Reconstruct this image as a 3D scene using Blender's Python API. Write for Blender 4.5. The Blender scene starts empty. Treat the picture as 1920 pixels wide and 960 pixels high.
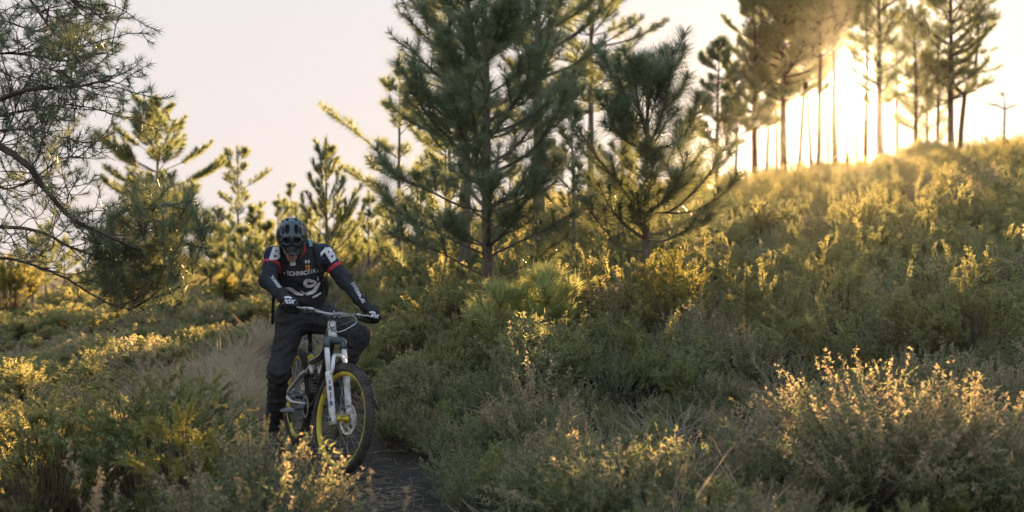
import bpy, math, random
import numpy as np
from mathutils import Vector, Matrix, Quaternion
from mathutils.bvhtree import BVHTree

# ------------------------------------------------------------------ camera, sky, sun, exposure
sc = bpy.context.scene
COL = sc.collection
CAM = np.array([0.0, 0.0, 1.40])
FPX = 1866.7                       # 35 mm lens on a 36 mm wide, 1920 px frame
SUN_AZ, SUN_EL = 18.6, 9.25         # degrees: to the right of +Y, above the horizon

cam = bpy.data.cameras.new('camera')
cam_o = bpy.data.objects.new('camera', cam)
COL.objects.link(cam_o)
cam_o.location = CAM
cam_o.rotation_euler = (math.radians(90), 0, 0)
cam.lens = 35.0
cam.sensor_width = 36.0
cam.clip_start = 0.05
cam.clip_end = 3000.0
cam.dof.use_dof = True
cam.dof.focus_distance = 6.75
cam.dof.aperture_fstop = 1.6
sc.camera = cam_o

sun_dir = Vector((math.sin(math.radians(SUN_AZ)) * math.cos(math.radians(SUN_EL)),
                  math.cos(math.radians(SUN_AZ)) * math.cos(math.radians(SUN_EL)),
                  math.sin(math.radians(SUN_EL))))
world = bpy.data.worlds.new('World')
sc.world = world
world.use_nodes = True
wn, wl = world.node_tree.nodes, world.node_tree.links
for n in list(wn):
    wn.remove(n)
w_out = wn.new('ShaderNodeOutputWorld')
w_bg = wn.new('ShaderNodeBackground')
w_sky = wn.new('ShaderNodeTexSky')
w_sky.sky_type = 'NISHITA'
w_sky.sun_disc = False
w_sky.sun_elevation = math.radians(SUN_EL)
w_sky.sun_rotation = math.radians(SUN_AZ)
w_sky.air_density = 1.0
w_sky.dust_density = 3.0
w_sky.ozone_density = 1.0
# thin high overcast veil that evens the clear sky out
w_mix = wn.new('ShaderNodeMix'); w_mix.data_type = 'RGBA'
w_mix.inputs[0].default_value = 0.99
# pale pink near the horizon, bluer overhead
wl.new(w_sky.outputs[0], w_mix.inputs[6])
w_tc = wn.new('ShaderNodeTexCoord'); w_sep = wn.new('ShaderNodeSeparateXYZ'); w_ramp = wn.new('ShaderNodeValToRGB')
wl.new(w_tc.outputs['Generated'], w_sep.inputs[0]); wl.new(w_sep.outputs[2], w_ramp.inputs[0])
w_e = w_ramp.color_ramp.elements
w_e[0].position = 0.0; w_e[0].color = (.395, .356, .342, 1)
w_e[1].position = 1.0; w_e[1].color = (.24, .37, .55, 1)
w_x = w_e.new(.22); w_x.color = (.386, .358, .354, 1)
w_sc = wn.new('ShaderNodeVectorMath'); w_sc.operation = 'SCALE'; w_sc.inputs['Scale'].default_value = 4.35
wl.new(w_ramp.outputs[0], w_sc.inputs[0]); wl.new(w_sc.outputs[0], w_mix.inputs[7])
# bright aureole of the low sun in the thin veil
w_dot = wn.new('ShaderNodeVectorMath'); w_dot.operation = 'DOT_PRODUCT'; w_dot.inputs[1].default_value = sun_dir
wl.new(w_tc.outputs['Generated'], w_dot.inputs[0])
w_ac = wn.new('ShaderNodeMath'); w_ac.operation = 'ARCCOSINE'; wl.new(w_dot.outputs['Value'], w_ac.inputs[0])
w_gau = None
for w_wid, w_amp in ((.018, 60.0), (.045, 1.2)):
    w_d = wn.new('ShaderNodeMath'); w_d.operation = 'DIVIDE'; w_d.inputs[1].default_value = w_wid; wl.new(w_ac.outputs[0], w_d.inputs[0])
    w_p = wn.new('ShaderNodeMath'); w_p.operation = 'POWER'; w_p.inputs[1].default_value = 2.0; wl.new(w_d.outputs[0], w_p.inputs[0])
    w_n = wn.new('ShaderNodeMath'); w_n.operation = 'MULTIPLY'; w_n.inputs[1].default_value = -1.0; wl.new(w_p.outputs[0], w_n.inputs[0])
    w_x2 = wn.new('ShaderNodeMath'); w_x2.operation = 'EXPONENT'; wl.new(w_n.outputs[0], w_x2.inputs[0])
    w_m = wn.new('ShaderNodeMath'); w_m.operation = 'MULTIPLY'; w_m.inputs[1].default_value = w_amp; wl.new(w_x2.outputs[0], w_m.inputs[0])
    if w_gau is None: w_gau = w_m
    else:
        w_s = wn.new('ShaderNodeMath'); wl.new(w_gau.outputs[0], w_s.inputs[0]); wl.new(w_m.outputs[0], w_s.inputs[1]); w_gau = w_s
w_tint = wn.new('ShaderNodeVectorMath'); w_tint.operation = 'SCALE'; w_tint.inputs[0].default_value = (1.0, .86, .66); wl.new(w_gau.outputs[0], w_tint.inputs['Scale'])
w_add = wn.new('ShaderNodeVectorMath'); wl.new(w_mix.outputs[2], w_add.inputs[0]); wl.new(w_tint.outputs[0], w_add.inputs[1])
wl.new(w_add.outputs[0], w_bg.inputs[0])
w_bg.inputs[1].default_value = 0.10
wl.new(w_bg.outputs[0], w_out.inputs[0])

sun = bpy.data.lights.new('sun', 'SUN')
sun.energy = 5.0
sun.angle = math.radians(0.53)
sun.color = (1.0, 0.61, 0.27)
sun_o = bpy.data.objects.new('sun', sun)
COL.objects.link(sun_o)
sun_o.location = sun_dir * 60
sun_o.rotation_euler = (-sun_dir).to_track_quat('-Z', 'Y').to_euler()

sc.view_settings.view_transform = 'Standard'
sc.view_settings.look = 'None'
sc.view_settings.exposure = 2.38
sc.view_settings.gamma = 1.0
sc.render.engine = 'CYCLES'
cy = sc.cycles
cy.max_bounces = 9
cy.diffuse_bounces = 6
cy.glossy_bounces = 2
cy.transmission_bounces = 6
cy.volume_bounces = 1
cy.transparent_max_bounces = 8
cy.caustics_reflective = False
cy.caustics_refractive = False
cy.use_denoising = True
cy.denoising_prefilter = 'ACCURATE'
cy.sample_clamp_indirect = 4.0

# ------------------------------------------------------------------ helpers
def rng(seed):
    return np.random.default_rng(seed)

def sstep(a, b, x):
    t = np.clip((x - a) / (b - a), 0, 1)
    return t * t * (3 - 2 * t)

def at(px, py, d):
    """point seen at photo pixel (px, py) at depth d along the view axis"""
    return np.array([(px - 960) / FPX * d, d, CAM[2] + (480 - py) / FPX * d])

def xat(px, d):
    return (px - 960) / FPX * d

class MB:
    """collects triangles and links them as one mesh object"""
    def __init__(self):
        self.v, self.t, self.m, self.n = [], [], [], 0
    def add(self, v, t, mi=0):
        v = np.asarray(v, float).reshape(-1, 3); t = np.asarray(t, int).reshape(-1, 3)
        self.v.append(v); self.t.append(t + self.n); self.m.append(np.full(len(t), mi, np.int32)); self.n += len(v)
    def mesh(self, name, mats, smooth=True):
        me = bpy.data.meshes.new(name)
        V = np.concatenate(self.v) if self.v else np.zeros((0, 3)); T = np.concatenate(self.t) if self.t else np.zeros((0, 3), int)
        me.vertices.add(len(V)); me.vertices.foreach_set('co', V.astype(np.float32).ravel())
        me.loops.add(len(T) * 3); me.loops.foreach_set('vertex_index', T.astype(np.int32).ravel())
        me.polygons.add(len(T))
        me.polygons.foreach_set('loop_start', (np.arange(len(T)) * 3).astype(np.int32))
        me.polygons.foreach_set('material_index', np.concatenate(self.m) if self.m else np.zeros(0, np.int32))
        me.polygons.foreach_set('use_smooth', np.full(len(T), smooth, bool))
        for m in (mats if isinstance(mats, (list, tuple)) else [mats]):
            me.materials.append(m)
        me.update(calc_edges=True)
        return me
    def build(self, name, mats, parent=None, smooth=True, kind=None, label=None):
        o = bpy.data.objects.new(name, self.mesh(name, mats, smooth))
        COL.objects.link(o)
        if parent is not None:
            o.parent = parent
            o.matrix_parent_inverse = Matrix.Translation(-Vector(parent.location)) if parent.parent is None and parent.type == 'EMPTY' else Matrix.Identity(4)
        if kind: o['kind'] = kind
        if label: o['label'] = label
        return o

def thing(name, label, cat, loc, group=None):
    o = bpy.data.objects.new(name, None)
    COL.objects.link(o)
    o.location = [float(c) for c in loc]
    o.empty_display_size = 0.1
    o['label'] = label; o['category'] = cat
    if group: o['group'] = group
    return o

def unit(v):
    v = np.asarray(v, float)
    return v / np.maximum(np.linalg.norm(v, axis=-1, keepdims=True), 1e-9)

def frames(P):
    P = np.asarray(P, float)
    T = np.gradient(P, axis=0); T = unit(T)
    N = np.zeros_like(T)
    a = np.array([0, 0, 1.0]) if abs(T[0][2]) < .9 else np.array([1.0, 0, 0])
    N[0] = unit(np.cross(T[0], a))
    for i in range(1, len(P)):
        n = N[i - 1] - T[i] * np.dot(N[i - 1], T[i]); N[i] = unit(n)
    return T, N, np.cross(T, N)

def tube(P, R, sides=8, caps=True, closed=False):
    P = np.asarray(P, float); n = len(P)
    R = np.broadcast_to(np.asarray(R, float), (n,))
    T, N, B = frames(P)
    a = np.arange(sides) * 2 * np.pi / sides
    V = P[:, None] + R[:, None, None] * (np.cos(a)[None, :, None] * N[:, None] + np.sin(a)[None, :, None] * B[:, None])
    V = V.reshape(-1, 3)
    i, j = np.meshgrid(np.arange(n if closed else n - 1), np.arange(sides), indexing='ij')
    i2 = (i + 1) % n; j2 = (j + 1) % sides
    A, Bq, C, D = i * sides + j, i * sides + j2, i2 * sides + j2, i2 * sides + j
    t = np.concatenate([np.stack([A, Bq, C], -1).reshape(-1, 3), np.stack([A, C, D], -1).reshape(-1, 3)])
    if caps and not closed:
        V = np.concatenate([V, P[:1], P[-1:]])
        k = np.arange(sides); k2 = (k + 1) % sides; m = n * sides
        t = np.concatenate([t, np.stack([np.full(sides, m), k2, k], -1), np.stack([np.full(sides, m + 1), (n - 1) * sides + k, (n - 1) * sides + k2], -1)])
    return V, t

def spline(P, n):
    """Catmull-Rom through P, n points"""
    P = np.asarray(P, float)
    if len(P) == 2:
        return P[0] + (P[1] - P[0]) * np.linspace(0, 1, n)[:, None]
    Q = np.concatenate([[2 * P[0] - P[1]], P, [2 * P[-1] - P[-2]]])
    u = np.linspace(0, len(P) - 1 - 1e-6, n); k = u.astype(int); f = (u - k)[:, None]
    a, b, c, d = Q[k], Q[k + 1], Q[k + 2], Q[k + 3]
    return .5 * (2 * b + (c - a) * f + (2 * a - 5 * b + 4 * c - d) * f**2 + (3 * b - a - 3 * c + d) * f**3)

def box(c, s, R=None):
    """bevelled-looking box: centre, size, rotation 3x3"""
    v = np.array([[x, y, z] for x in (-.5, .5) for y in (-.5, .5) for z in (-.5, .5)]) * np.asarray(s, float)
    if R is not None: v = v @ np.asarray(R).T
    t = [(0, 1, 3), (0, 3, 2), (4, 6, 7), (4, 7, 5), (0, 4, 5), (0, 5, 1), (2, 3, 7), (2, 7, 6), (0, 2, 6), (0, 6, 4), (1, 5, 7), (1, 7, 3)]
    return v + np.asarray(c, float), np.array(t)

def blades(P, D, L, W, r, bend=None):
    """one pointed triangle per needle / leaf; with bend a second segment"""
    n = len(P)
    side = unit(np.cross(D, r.normal(size=(n, 3))))
    L = np.broadcast_to(L, (n,))[:, None]; W = np.broadcast_to(W, (n,))[:, None]
    if bend is None:
        V = np.stack([P - side * W / 2, P + side * W / 2, P + D * L], 1).reshape(-1, 3)
        return V, np.arange(3 * n).reshape(-1, 3)
    M = P + D * L * .5; E = P + D * L + bend * L
    V = np.stack([P - side * W * .35, P + side * W * .35, M - side * W / 2, M + side * W / 2, E], 1).reshape(-1, 3)
    b = (np.arange(n) * 5)[:, None]
    t = np.concatenate([b + [0, 1, 3], b + [0, 3, 2], b + [2, 3, 4]])
    return V, t

# ------------------------------------------------------------------ materials
def mat(name, col, rough=.7, metal=0., spec=.5, coat=0.):
    m = bpy.data.materials.new(name); m.use_nodes = True
    b = m.node_tree.nodes['Principled BSDF']
    b.inputs['Base Color'].default_value = (*col, 1)
    b.inputs['Roughness'].default_value = rough
    b.inputs['Metallic'].default_value = metal
    b.inputs['Specular IOR Level'].default_value = spec
    b.inputs['Coat Weight'].default_value = coat
    return m

def mottled(name, c1, c2, scale, rough=.8, bump=0., c3=None, stretch=None, spec=.3, metal=0., dist=.01):
    m = mat(name, c1, rough, metal, spec)
    nt = m.node_tree; N, L = nt.nodes, nt.links; b = N['Principled BSDF']
    tc = N.new('ShaderNodeTexCoord'); mp = N.new('ShaderNodeMapping')
    if stretch: mp.inputs['Scale'].default_value = stretch
    L.new(tc.outputs['Object'], mp.inputs[0])
    nz = N.new('ShaderNodeTexNoise'); nz.inputs['Scale'].default_value = scale; nz.inputs['Detail'].default_value = 6; nz.inputs['Roughness'].default_value = .65
    L.new(mp.outputs[0], nz.inputs['Vector'])
    r = N.new('ShaderNodeValToRGB'); e = r.color_ramp.elements
    e[0].position = .3; e[0].color = (*c1, 1); e[1].position = .7; e[1].color = (*c2, 1)
    if c3:
        x = e.new(.52); x.color = (*c3, 1)
    L.new(nz.outputs[0], r.inputs[0]); L.new(r.outputs[0], b.inputs['Base Color'])
    if bump:
        bp = N.new('ShaderNodeBump'); bp.inputs['Strength'].default_value = bump; bp.inputs['Distance'].default_value = dist
        L.new(nz.outputs[0], bp.inputs['Height']); L.new(bp.outputs[0], b.inputs['Normal'])
    return m

def leafy(name, c1, c2, trans=.45, tcol=None, nscale=1.6, rough=.5, spec=.3):
    """leaf / needle: diffuse + gloss in front, light through the blade from behind; colour wanders from clump to clump"""
    m = bpy.data.materials.new(name); m.use_nodes = True
    nt = m.node_tree; N, L = nt.nodes, nt.links; b = N['Principled BSDF']; out = N['Material Output']
    g = N.new('ShaderNodeNewGeometry'); oi = N.new('ShaderNodeObjectInfo')
    nz = N.new('ShaderNodeTexNoise'); nz.inputs['Scale'].default_value = nscale; nz.inputs['Detail'].default_value = 3
    L.new(g.outputs['Position'], nz.inputs['Vector'])
    ad = N.new('ShaderNodeMath'); ad.operation = 'MULTIPLY_ADD'; ad.inputs[1].default_value = .45
    L.new(oi.outputs['Random'], ad.inputs[0]); L.new(nz.outputs[0], ad.inputs[2])
    r = N.new('ShaderNodeValToRGB'); e = r.color_ramp.elements
    e[0].position = .45; e[0].color = (*c1, 1); e[1].position = .95; e[1].color = (*c2, 1)
    L.new(ad.outputs[0], r.inputs[0]); L.new(r.outputs[0], b.inputs['Base Color'])
    b.inputs['Roughness'].default_value = rough; b.inputs['Specular IOR Level'].default_value = spec
    tr = N.new('ShaderNodeBsdfTranslucent')
    if tcol is None:
        L.new(r.outputs[0], tr.inputs[0])
    else:
        mx = N.new('ShaderNodeMix'); mx.data_type = 'RGBA'; mx.inputs[0].default_value = .75
        L.new(r.outputs[0], mx.inputs[6]); mx.inputs[7].default_value = (*tcol, 1); L.new(mx.outputs[2], tr.inputs[0])
    ms = N.new('ShaderNodeMixShader'); ms.inputs[0].default_value = trans
    L.new(b.outputs[0], ms.inputs[1]); L.new(tr.outputs[0], ms.inputs[2]); L.new(ms.outputs[0], out.inputs[0])
    return m

M = {}
M['soil'] = mottled('soil', (.035, .028, .02), (.085, .066, .045), 3.0, .95, .5, c3=(.05, .04, .028))
M['trail'] = mottled('trail_soil', (.020, .016, .012), (.070, .054, .039), 7.0, .95, .7, c3=(.034, .027, .020))
M['hills'] = mottled('far_hills', (.05, .07, .05), (.12, .12, .08), .02, .95)
M['bark'] = mottled('pine_bark', (.10, .075, .06), (.27, .22, .185), 26, .9, .9, c3=(.17, .135, .11), stretch=(1, 1, .3))
M['barkdark'] = mottled('old_and_backlit_bark', (.045, .034, .027), (.14, .105, .08), 12, .95, .9, c3=(.08, .06, .046), stretch=(1, 1, .25))  # dark old bark; for crest trunks the backlit shade is in the colour
M['needle'] = leafy('pine_needles', (.095, .150, .105), (.150, .205, .140), .42, (.38, .40, .15), 1.2, .30, .7)
M['needlelit'] = leafy('sunlit_look_needles', (.15, .21, .10), (.22, .27, .13), .58, (.80, .80, .30), 2.0, .32, .6)  # brighter copy of the pine needles, sunlight put into the colour
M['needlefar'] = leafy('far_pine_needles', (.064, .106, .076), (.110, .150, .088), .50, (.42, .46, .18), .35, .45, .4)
M['gorse'] = leafy('gorse_spines', (.068, .132, .082), (.122, .178, .100), .64, (.76, .68, .27), .9, .42, .5)
M['gorseyellow'] = leafy('yellowing_and_lit_gorse', (.17, .19, .05), (.30, .28, .07), .60, (.60, .54, .16), 3., .42, .5)  # yellowing sprigs; on lit bushes the sun's gold is put into this colour
M['stem'] = mottled('woody_stem', (.05, .038, .028), (.13, .10, .075), 30, .9)
M['twig'] = mottled('bleached_twig', (.22, .18, .145), (.42, .36, .30), 20, .85)
M['heather'] = leafy('heather_leaves', (.066, .116, .070), (.118, .158, .090), .56, (.62, .62, .28), .8, .5, .35)
M['heatherflower'] = leafy('dry_heather_flowers', (.18, .15, .11), (.35, .29, .21), .58, (.78, .60, .36), 1.1, .7, .2)
M['grass'] = leafy('dry_grass', (.20, .16, .11), (.50, .42, .31), .46, (.72, .58, .36), 1.5, .75, .2)
M['greengrass'] = leafy('green_grass', (.05, .07, .025), (.11, .13, .05), .4, (.35, .28, .06), 1.5, .7, .2)

# ------------------------------------------------------------------ ground
PYS = np.array([-60, 3, 4, 5.4, 6.6, 7.6, 9, 11, 14, 18, 22, 30, 60, 900.])
PXS = np.array([-.4, -.4, -.48, -.66, -1.09, -1.60, -2.1, -2.5, -2.95, -3.3, -3.45, -3.7, -4.2, -6.])
def path_x(Y):
    return np.interp(Y, PYS, PXS)

def wob(X, Y, s):
    return (np.sin(X * 1.7 * s + 1.3 * np.sin(Y * .9 * s)) + np.sin(Y * 2.1 * s + 1.1 * np.sin(X * 1.3 * s + 2)) + .5 * np.sin((X + Y) * 3.7 * s)) / 2.5

def ground(X, Y):
    X = np.asarray(X, float); Y = np.asarray(Y, float)
    d = X - path_x(Y)
    zp = np.interp(Y, [-60, 7, 8, 10, 14, 22, 30, 40, 60, 900], [0, 0, .02, .12, .38, .85, 1.2, 1.5, 1.6, 1.6])
    s = .25 + .75 * sstep(1, 13, Y)
    dr = np.maximum(d - .35, 0); dr = np.where(dr > 30, 30 + (dr - 30) * .3, dr)
    right = (.14 * sstep(.25, 1.3, d) * sstep(2.5, 9, Y) + .120 * dr * s + .028 * np.clip(Y - 8, 0, 33) * sstep(0, 5, d))
    dl = np.maximum(-d - .5, 0)
    left = -.10 * np.minimum(dl, 40) - .07 * np.clip(dl - 4, 0, 40)
    yc = np.maximum(Y - 41, 0)
    crest = np.where(yc < 8, .016 * yc**2, .016 * 64 + .256 * (yc - 8))
    z = zp + right + left - crest * sstep(-6, 4, d)
    z = z + .05 * wob(X, Y, .8) * sstep(.4, 1.5, np.abs(d)) + .016 * wob(X, Y, 3.1)
    R = np.hypot(X, Y)
    far = -12 + 20.5 * sstep(170, 310, R) * (.62 + .38 * np.sin(np.arctan2(X, Y) * 7 + .6)) + 1.5 * np.sin(np.arctan2(X, Y) * 23)
    k = sstep(58, 120, R)
    return z * (1 - k) + far * k

def gz(X, Y):
    return float(ground(X, Y))

def axis_grid(lim_lo, lim_hi, fine_lo, fine_hi, step, g=1.16):
    a = list(np.arange(fine_lo, fine_hi + 1e-6, step))
    x, s = a[-1], step
    while x < lim_hi: s *= g; x += s; a.append(min(x, lim_hi))
    x, s = a[0], step
    while x > lim_lo: s *= g; x -= s; a.insert(0, max(x, lim_lo))
    return np.unique(np.array(a))

gx = axis_grid(-340, 340, -12, 14, .14); gy = axis_grid(-340, 340, 1, 30, .14)
GX, GY = np.meshgrid(gx, gy)
nx, ny = len(gx), len(gy)
V = np.stack([GX, GY, ground(GX, GY)], -1).reshape(-1, 3)
ii, jj = np.meshgrid(np.arange(ny - 1), np.arange(nx - 1), indexing='ij')
a = ii * nx + jj
b = MB(); b.add(V, np.concatenate([np.stack([a, a + 1, a + nx + 1], -1).reshape(-1, 3), np.stack([a, a + nx + 1, a + nx], -1).reshape(-1, 3)]))
g_o = b.build('ground', M['soil']); g_o['kind'] = 'structure'
# bare trail lying on the ground, narrow and a little uneven at the edges
ys = np.arange(1.0, 34, .1); us = np.linspace(-1, 1, 11)
hw = .26 + .05 * np.sin(ys * 2.3) + .04 * np.sin(ys * 5.1 + 1) + .10 * sstep(7.5, 5, ys)
PX_ = path_x(ys)[:, None] + us[None] * hw[:, None]; PY_ = np.repeat(ys[:, None], 11, 1)
PZ_ = ground(PX_, PY_) + .012
V = np.stack([PX_, PY_, PZ_], -1).reshape(-1, 3)
ii, jj = np.meshgrid(np.arange(len(ys) - 1), np.arange(10), indexing='ij'); a = ii * 11 + jj
b = MB(); b.add(V, np.concatenate([np.stack([a, a + 1, a + 12], -1).reshape(-1, 3), np.stack([a, a + 12, a + 11], -1).reshape(-1, 3)]))
p_o = b.build('path', M['trail']); p_o['kind'] = 'structure'

# ------------------------------------------------------------------ pines
def brush(mb, P, nlen, per_m, width, r, spread=(.5, 1.0), fwd=True, mi=0, tipn=0, taper=True):
    """needles along a shoot polyline P"""
    P = np.asarray(P, float)
    seg = np.linalg.norm(np.diff(P, axis=0), axis=1); tot = seg.sum()
    n = max(4, int(per_m * tot))
    cum = np.concatenate([[0], np.cumsum(seg)])
    s = r.random(n) * tot
    if tipn:
        s = np.concatenate([s, tot - r.random(tipn) ** 2 * min(.06, tot)]); n += tipn
    k = np.clip(np.searchsorted(cum, s) - 1, 0, len(seg) - 1)
    f = ((s - cum[k]) / np.maximum(seg[k], 1e-6))[:, None]
    base = P[k] * (1 - f) + P[k + 1] * f
    T = unit(P[k + 1] - P[k])
    q = unit(np.cross(T, r.normal(size=(n, 3))))
    ang = (spread[0] + (spread[1] - spread[0]) * r.random(n))[:, None]
    D = T * np.cos(ang) + q * np.sin(ang)
    L = nlen * (.65 + .45 * r.random(n))
    if taper: L = L * (1 - .25 * (s / tot) ** 3)
    v, t = blades(base, unit(D + np.array([0, 0, .06])), L, width, r)
    mb.add(v, t, mi)

def branch_curve(base, az, L, e0, e1, r, n=8, wig=.04):
    """limb leaving at elevation e0 and turning to e1 at its tip"""
    s = np.linspace(0, 1, n)
    el = e0 + (e1 - e0) * s ** 1.4
    azs = az + wig * 3 * np.cumsum(r.normal(size=n)) / n
    d = np.stack([np.sin(azs) * np.cos(el), np.cos(azs) * np.cos(el), np.sin(el)], -1)
    P = base + np.concatenate([[np.zeros(3)], np.cumsum(d[:-1] * (L / (n - 1)), 0)])
    return P

def pine(name, label, X, Y, h, r0, seed, crown_from=.3, whorl=.35, reach=1.2, nlen=.17, per_m=260, nw=.004, tw=3, bark='bark',
         need='needle', lean=(0, 0), e0=.45, e1=1.1, nbr=(4, 6), shape='cone', group=None, extra=None, skip=None, limbs=False, zoff=0, cat='pine tree', brush_from=.3, bend=0, rot=0, twl=.42, sprd=(.35, 1.0), stop=None):
    r = rng(seed)
    z0 = gz(X, Y) + zoff - .05
    base = np.array([X, Y, z0])
    root = thing(name, label, cat, base, group)
    n = 22; t = np.linspace(0, 1, n)
    wx = np.cumsum(r.normal(size=n)) * .006 * h / 3; wy = np.cumsum(r.normal(size=n)) * .006 * h / 3
    T = np.stack([X + lean[0] * t * h + (wx - wx[0]) * t + bend * np.sin(t * np.pi) * h, Y + lean[1] * t * h + (wy - wy[0]) * t, z0 + t * h], -1)
    R = r0 * (1 - t * .93) ** .85; R[0] *= 1.3; R[1] *= 1.08
    tb = MB(); v, f = tube(T, R, 10); tb.add(v, f); tb.build('trunk', M[bark], root)
    limb, crown = MB(), MB()
    def trunk_at(q):
        x = q * (n - 1); k = min(int(x), n - 2); return T[k] + (T[k + 1] - T[k]) * (x - k)
    def dress(P, rad, L, from_=.35, dens=1.):
        """side twigs and needles on a limb"""
        m = len(P)
        v, f = tube(P, np.linspace(rad, max(rad * .3, .002), m), 6, caps=False)
        if limbs:
            q_ = MB(); q_.add(v, f); q_.build('branch', M[bark], root)
        else: limb.add(v, f)
        if from_ < .98:
            k0 = int(from_ * (m - 1))
            brush(crown, P[k0:], nlen, per_m * dens, nw, r, sprd, tipn=int(per_m * .06))
        for k in range(tw):
            s = .35 + .6 * (k + r.random() * .7) / max(tw, 1); s = min(s, .97)
            x = s * (m - 1); i = min(int(x), m - 2); p = P[i] + (P[i + 1] - P[i]) * (x - i)
            d = unit(P[i + 1] - P[i]); az = math.atan2(d[0], d[1]) + (1 if (k % 2) else -1) * (.5 + .5 * r.random())
            l2 = L * twl * (1.1 - s * .6) * (.7 + .6 * r.random())
            e = math.asin(np.clip(d[2], -1, 1))
            Q = branch_curve(p, az, l2, e * .7, min(1.3, e + .5), r, 5)
            v, f = tube(Q, np.linspace(rad * .4, .002, 5), 4, caps=False); limb.add(v, f)
            brush(crown, Q[1:], nlen, per_m * dens, nw, r, sprd, tipn=int(per_m * .06))
    hts = []
    z = crown_from * h
    while z < h * .97:
        hts.append(z / h); z += whorl * (.8 + .4 * r.random())
    for q in hts:
        k = (q - crown_from) / (1 - crown_from)
        if shape == 'cone': L = reach * (1 - k) ** .75 * (.75 if k < .08 else 1) + .12
        elif shape == 'round': L = reach * math.sqrt(max(.06, 1 - (2 * k - .75) ** 2 / 1.6))
        else: L = reach * (.55 + .9 * k if k < .5 else 1.0 - .75 * (k - .5) * 2 * .9)
        for i in range(r.integers(*nbr)):
            az = rot + i * 2 * np.pi / nbr[1] + r.normal() * .35 + q * 40
            if skip and skip(q, az): continue
            l = L * (.48 + .74 * r.random())
            if r.random() < .10: continue
            P = branch_curve(trunk_at(q), az, l, e0 + .35 * k + r.normal() * .08, e1 + .15 * k + r.normal() * .1, r)
            dress(P, max(.004, r0 * .34 * (l / reach) ** .8 * (1 - .5 * k)), l, brush_from)
    if stop is None:
        top = T[int(n * .88):]
        brush(crown, np.concatenate([top, [T[-1] + [0, 0, nlen * .8]]]), nlen, per_m * 1.3, nw, r, (.3, .9))
    if extra:
        for P, rad, fr, dn in extra:
            dress(spline(P, 10), rad, np.linalg.norm(np.asarray(P[-1]) - np.asarray(P[0])), fr, dn)
    if limb.v: limb.build('twigs' if limbs else 'branches', M[bark], root)['kind'] = 'stuff'
    c = crown.build('crown', M[need], root)
    c['kind'] = 'stuff'
    return root

# near pines --------------------------------------------------------
def L3(d, *pp):
    """limb polyline from photo pixels at one depth, with a per-point depth offset"""
    return np.array([at(p[0], p[1], d + (p[2] if len(p) > 2 else 0)) for p in pp])

D1 = 10.0
main_limbs = [
    (L3(D1, (915, 326), (880, 305, -.1), (850, 268, -.25), (800, 215, -.4), (770, 160, -.5)), .020, .3, 1.0),
    (L3(D1, (915, 326), (950, 312, -.1), (1000, 280, -.2), (1040, 225, -.3), (1062, 160, -.35)), .020, .35, 1.0),
    (L3(D1, (917, 226), (960, 200, -.1), (1000, 150, -.2), (1022, 95, -.25), (1030, 20, -.3)), .018, .25, 1.0),
    (L3(D1, (916, 222), (885, 190, -.1), (850, 130, -.3), (835, 60, -.4)), .018, .2, 1.0),
    (L3(D1, (916, 228), (850, 225, -.3), (800, 185, -.5), (770, 120, -.6)), .016, .2, 1.0),
    (L3(D1, (918, 400), (860, 385, -.2), (800, 355, -.4), (745, 330, -.5), (720, 300, -.5)), .014, .45, .9),
    (L3(D1, (918, 398), (970, 378, -.3), (1010, 345, -.5), (1050, 300, -.6)), .014, .45, .9),
    (L3(D1, (916, 480), (860, 455, -.2), (800, 425, -.4), (750, 400, -.6), (730, 372, -.6)), .013, .5, .9),
    (L3(D1, (916, 482), (970, 455, -.3), (1020, 432, -.5), (1075, 400, -.7)), .013, .5, .9),
    (L3(D1, (914, 520), (865, 495, -.2), (820, 470, -.4), (775, 455, -.6), (745, 430, -.7)), .012, .55, .8),
    (L3(D1, (918, 522), (960, 508, -.3), (1000, 490, -.5), (1040, 455, -.7)), .012, .55, .8),
    (L3(D1, (916, 60), (940, 20, -.1), (955, -60, -.2)), .014, .1, 1.0),
    (L3(D1, (916, 70), (885, 30, -.2), (870, -50, -.3)), .014, .1, 1.0),
]
pine('pine_tree', 'tall young pine with long needles just behind the rider, nearest big tree', xat(915, D1), D1, 5.0, .066, 3, crown_from=.22, whorl=.36, reach=1.12,
     nlen=.19, per_m=760, nw=.0048, tw=5, sprd=(.45, 1.35), need='needle', e0=.30, e1=1.2, nbr=(4, 6), shape='cone', limbs=True, extra=main_limbs, brush_from=.35)

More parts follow.
